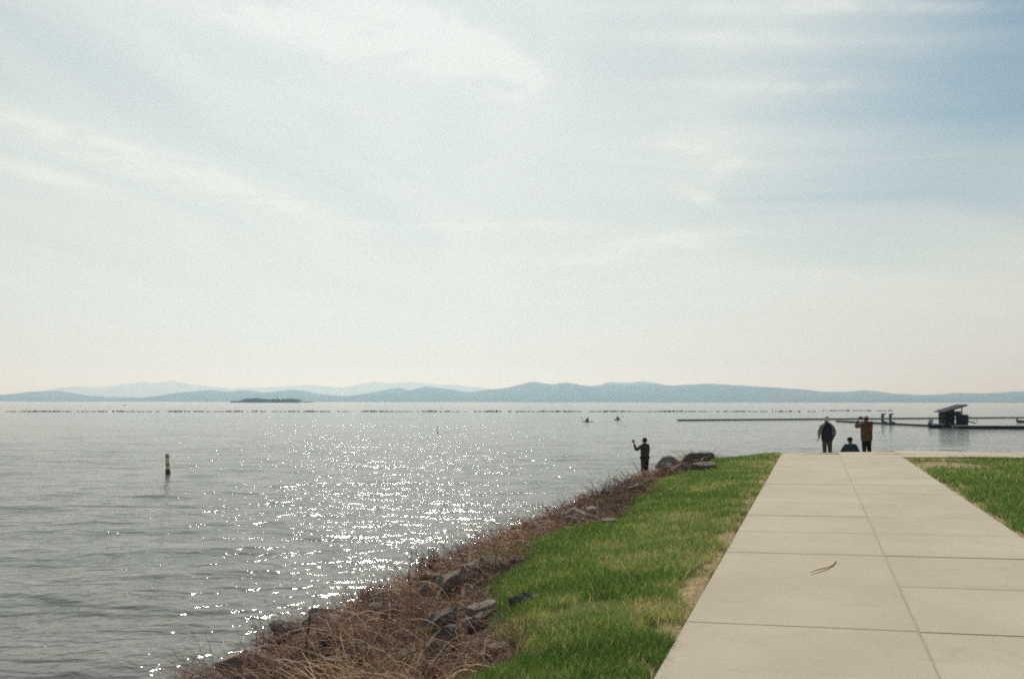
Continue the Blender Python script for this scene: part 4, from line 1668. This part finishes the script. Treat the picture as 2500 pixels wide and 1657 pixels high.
def hull(name, L, wid, h, mat, parent, open_=0.75, sheer=0.25):
    n, m = 17, 9
    pts = []
    for i in range(n):
        s = -1 + 2 * i / (n - 1)
        w = wid / 2 * (1 - abs(s) ** 2.4) ** 0.8 + 0.01
        for j in range(m):
            q = math.pi * j / (m - 1)
            zz = h * (1 + sheer * s * s) - math.sin(q) ** 0.7 * (h + 0.12 * (1 - s * s) + 0.02)
            pts.append((s * L / 2, math.cos(q) * w, zz))
    F = [tuple(int(x) for x in f) for f in grid_faces(n, m)]
    mb = MB()
    mb.poly(pts, F)
    o = mb.build(name, mat, parent, True)
    so = o.modifiers.new('thick', 'SOLIDIFY')
    so.thickness = 0.03
    so.offset = 0
    return o


def skiff(p, rz, L, label, mat):
    root = tag(empty('skiff', p, rz), label, 'boat', 'small boats')
    hull('hull', L, L * 0.38, 0.42, mat, root)
    for s in (-0.22, 0.18):
        MB().box((s * L, 0, 0.26), (0.24, L * 0.33, 0.04), None, 0.01).build('thwart', M_DECK, root)
    m_ = MB().box((-L / 2 - 0.06, 0, 0.62), (0.30, 0.26, 0.40), None, 0.06).build('outboard_motor', M_FLOAT, root)
    MB().bar((-L / 2 - 0.08, 0, -0.2), (-L / 2 - 0.08, 0, 0.45), 0.05, 8).build('motor_leg', M_FLOAT, m_)
    MB().bar((-L / 2 + 0.02, 0, 0.66), (-L / 2 + 0.5, 0, 0.74), 0.02, 6).build('tiller', M_FLOAT, m_)


build_dock_gear()


def kayak(px, py, rz, label, plabel, tilt):
    p = on_water(px, py)
    root = tag(empty('kayak', p, rz), label, 'kayak', 'kayaks on the lake')
    n, m = 19, 12
    pts = []
    L, w0 = 3.9, 0.62
    for i in range(n):
        s = -1 + 2 * i / (n - 1)
        w = w0 / 2 * (1 - abs(s) ** 2.0) ** 0.8 + 0.006
        for j in range(m):
            q = 2 * math.pi * j / m
            pts.append((s * L / 2, math.cos(q) * w, 0.07 + 0.10 * s * s + math.sin(q) * (0.15 * (1 - s * s * 0.8))))
    F = []
    for i in range(n - 1):
        for j in range(m):
            F.append((i * m + j, i * m + (j + 1) % m, (i + 1) * m + (j + 1) % m, (i + 1) * m + j))
    MB().poly(pts, F).build('hull', M_KAY, root, True)
    rim = np.array([[(0.05 + 0.42 * math.cos(q), 0.22 * math.sin(q), 0.225) for q in np.linspace(0, 2 * math.pi, 20)]])
    V_, F = tubes(rim, np.full((1, 20), 0.018), 6)
    link('cockpit_rim', np_mesh('cockpit_rim', V_, F, True), M_FLOAT, root)
    hv = Vector((math.cos(rz), math.sin(rz), 0))
    pp = p + Vector((0, 0, 0.06)) + hv * -0.12
    make_person(plabel, pp, rz - rad(90), 1.72,
                {'L': ((-0.32, 0.16, 1.14), (-0.30, 0.40, 1.20), (0.2, 0.9, 0.2)), 'R': ((0.32, 0.16, 1.14), (0.30, 0.40, 1.10), (-0.2, 0.9, 0.2))},
                legs={'L': ((-0.14, 0.44, 0.20), (-0.09, 0.86, 0.10), (-0.08, 0.98, 0.16)), 'R': ((0.14, 0.44, 0.20), (0.09, 0.86, 0.10), (0.08, 0.98, 0.16))},
                seated=True, mats=dict(skin=M_SKIN, top=M_TEAL, legs=M_CHAR), hair=M_HAIRD, group='people paddling kayaks')
    pd = tag(empty('paddle', p + hv * 0.38 + Vector((0, 0, 0.40)), rz), 'double paddle held across the ' + label.split(' beside')[0].split(',')[0], 'paddle', 'kayak paddles')
    d_ = Vector((0.12, 1.0, tilt)).normalized() * 1.08
    MB().bar(-d_, d_, 0.018, 8).build('shaft', M_PADDLE, pd)
    for s in (-1, 1):
        MB().ball(d_ * s * 1.12, (0.05, 0.2, 0.09), 10).build('blade', M_PADDLE, pd, True)


kayak(1434, 1029, rad(128), 'left one of two small kayaks on the lake', 'person paddling the left one of the two kayaks', 0.3)
kayak(1508, 1024.5, rad(58), 'right one of two small kayaks, closer to the long dock', 'person paddling the right one of the two kayaks', -0.35)


# ------------------------------------------------------------------ air
def build_haze():
    mb = MB().box((0, 17500, 400), (110000, 39000, 840))
    m = bpy.data.materials.new('lake_haze')
    m.use_nodes = True
    t = m.node_tree
    for n in list(t.nodes):
        t.nodes.remove(n)
    o_ = t.nodes.new('ShaderNodeOutputMaterial')
    pv = t.nodes.new('ShaderNodeVolumePrincipled')
    pv.inputs['Color'].default_value = (0.45, 0.72, 0.97, 1)
    pv.inputs['Density'].default_value = 1.1e-4
    pv.inputs['Anisotropy'].default_value = 0.46
    pv.inputs['Absorption Color'].default_value = (1, 1, 1, 1)
    t.links.new(pv.outputs[0], o_.inputs['Volume'])
    o = mb.build('haze', m)
    tag(o, 'pale blue haze of the air over the lake and hills', 'haze', kind='stuff')


build_haze()
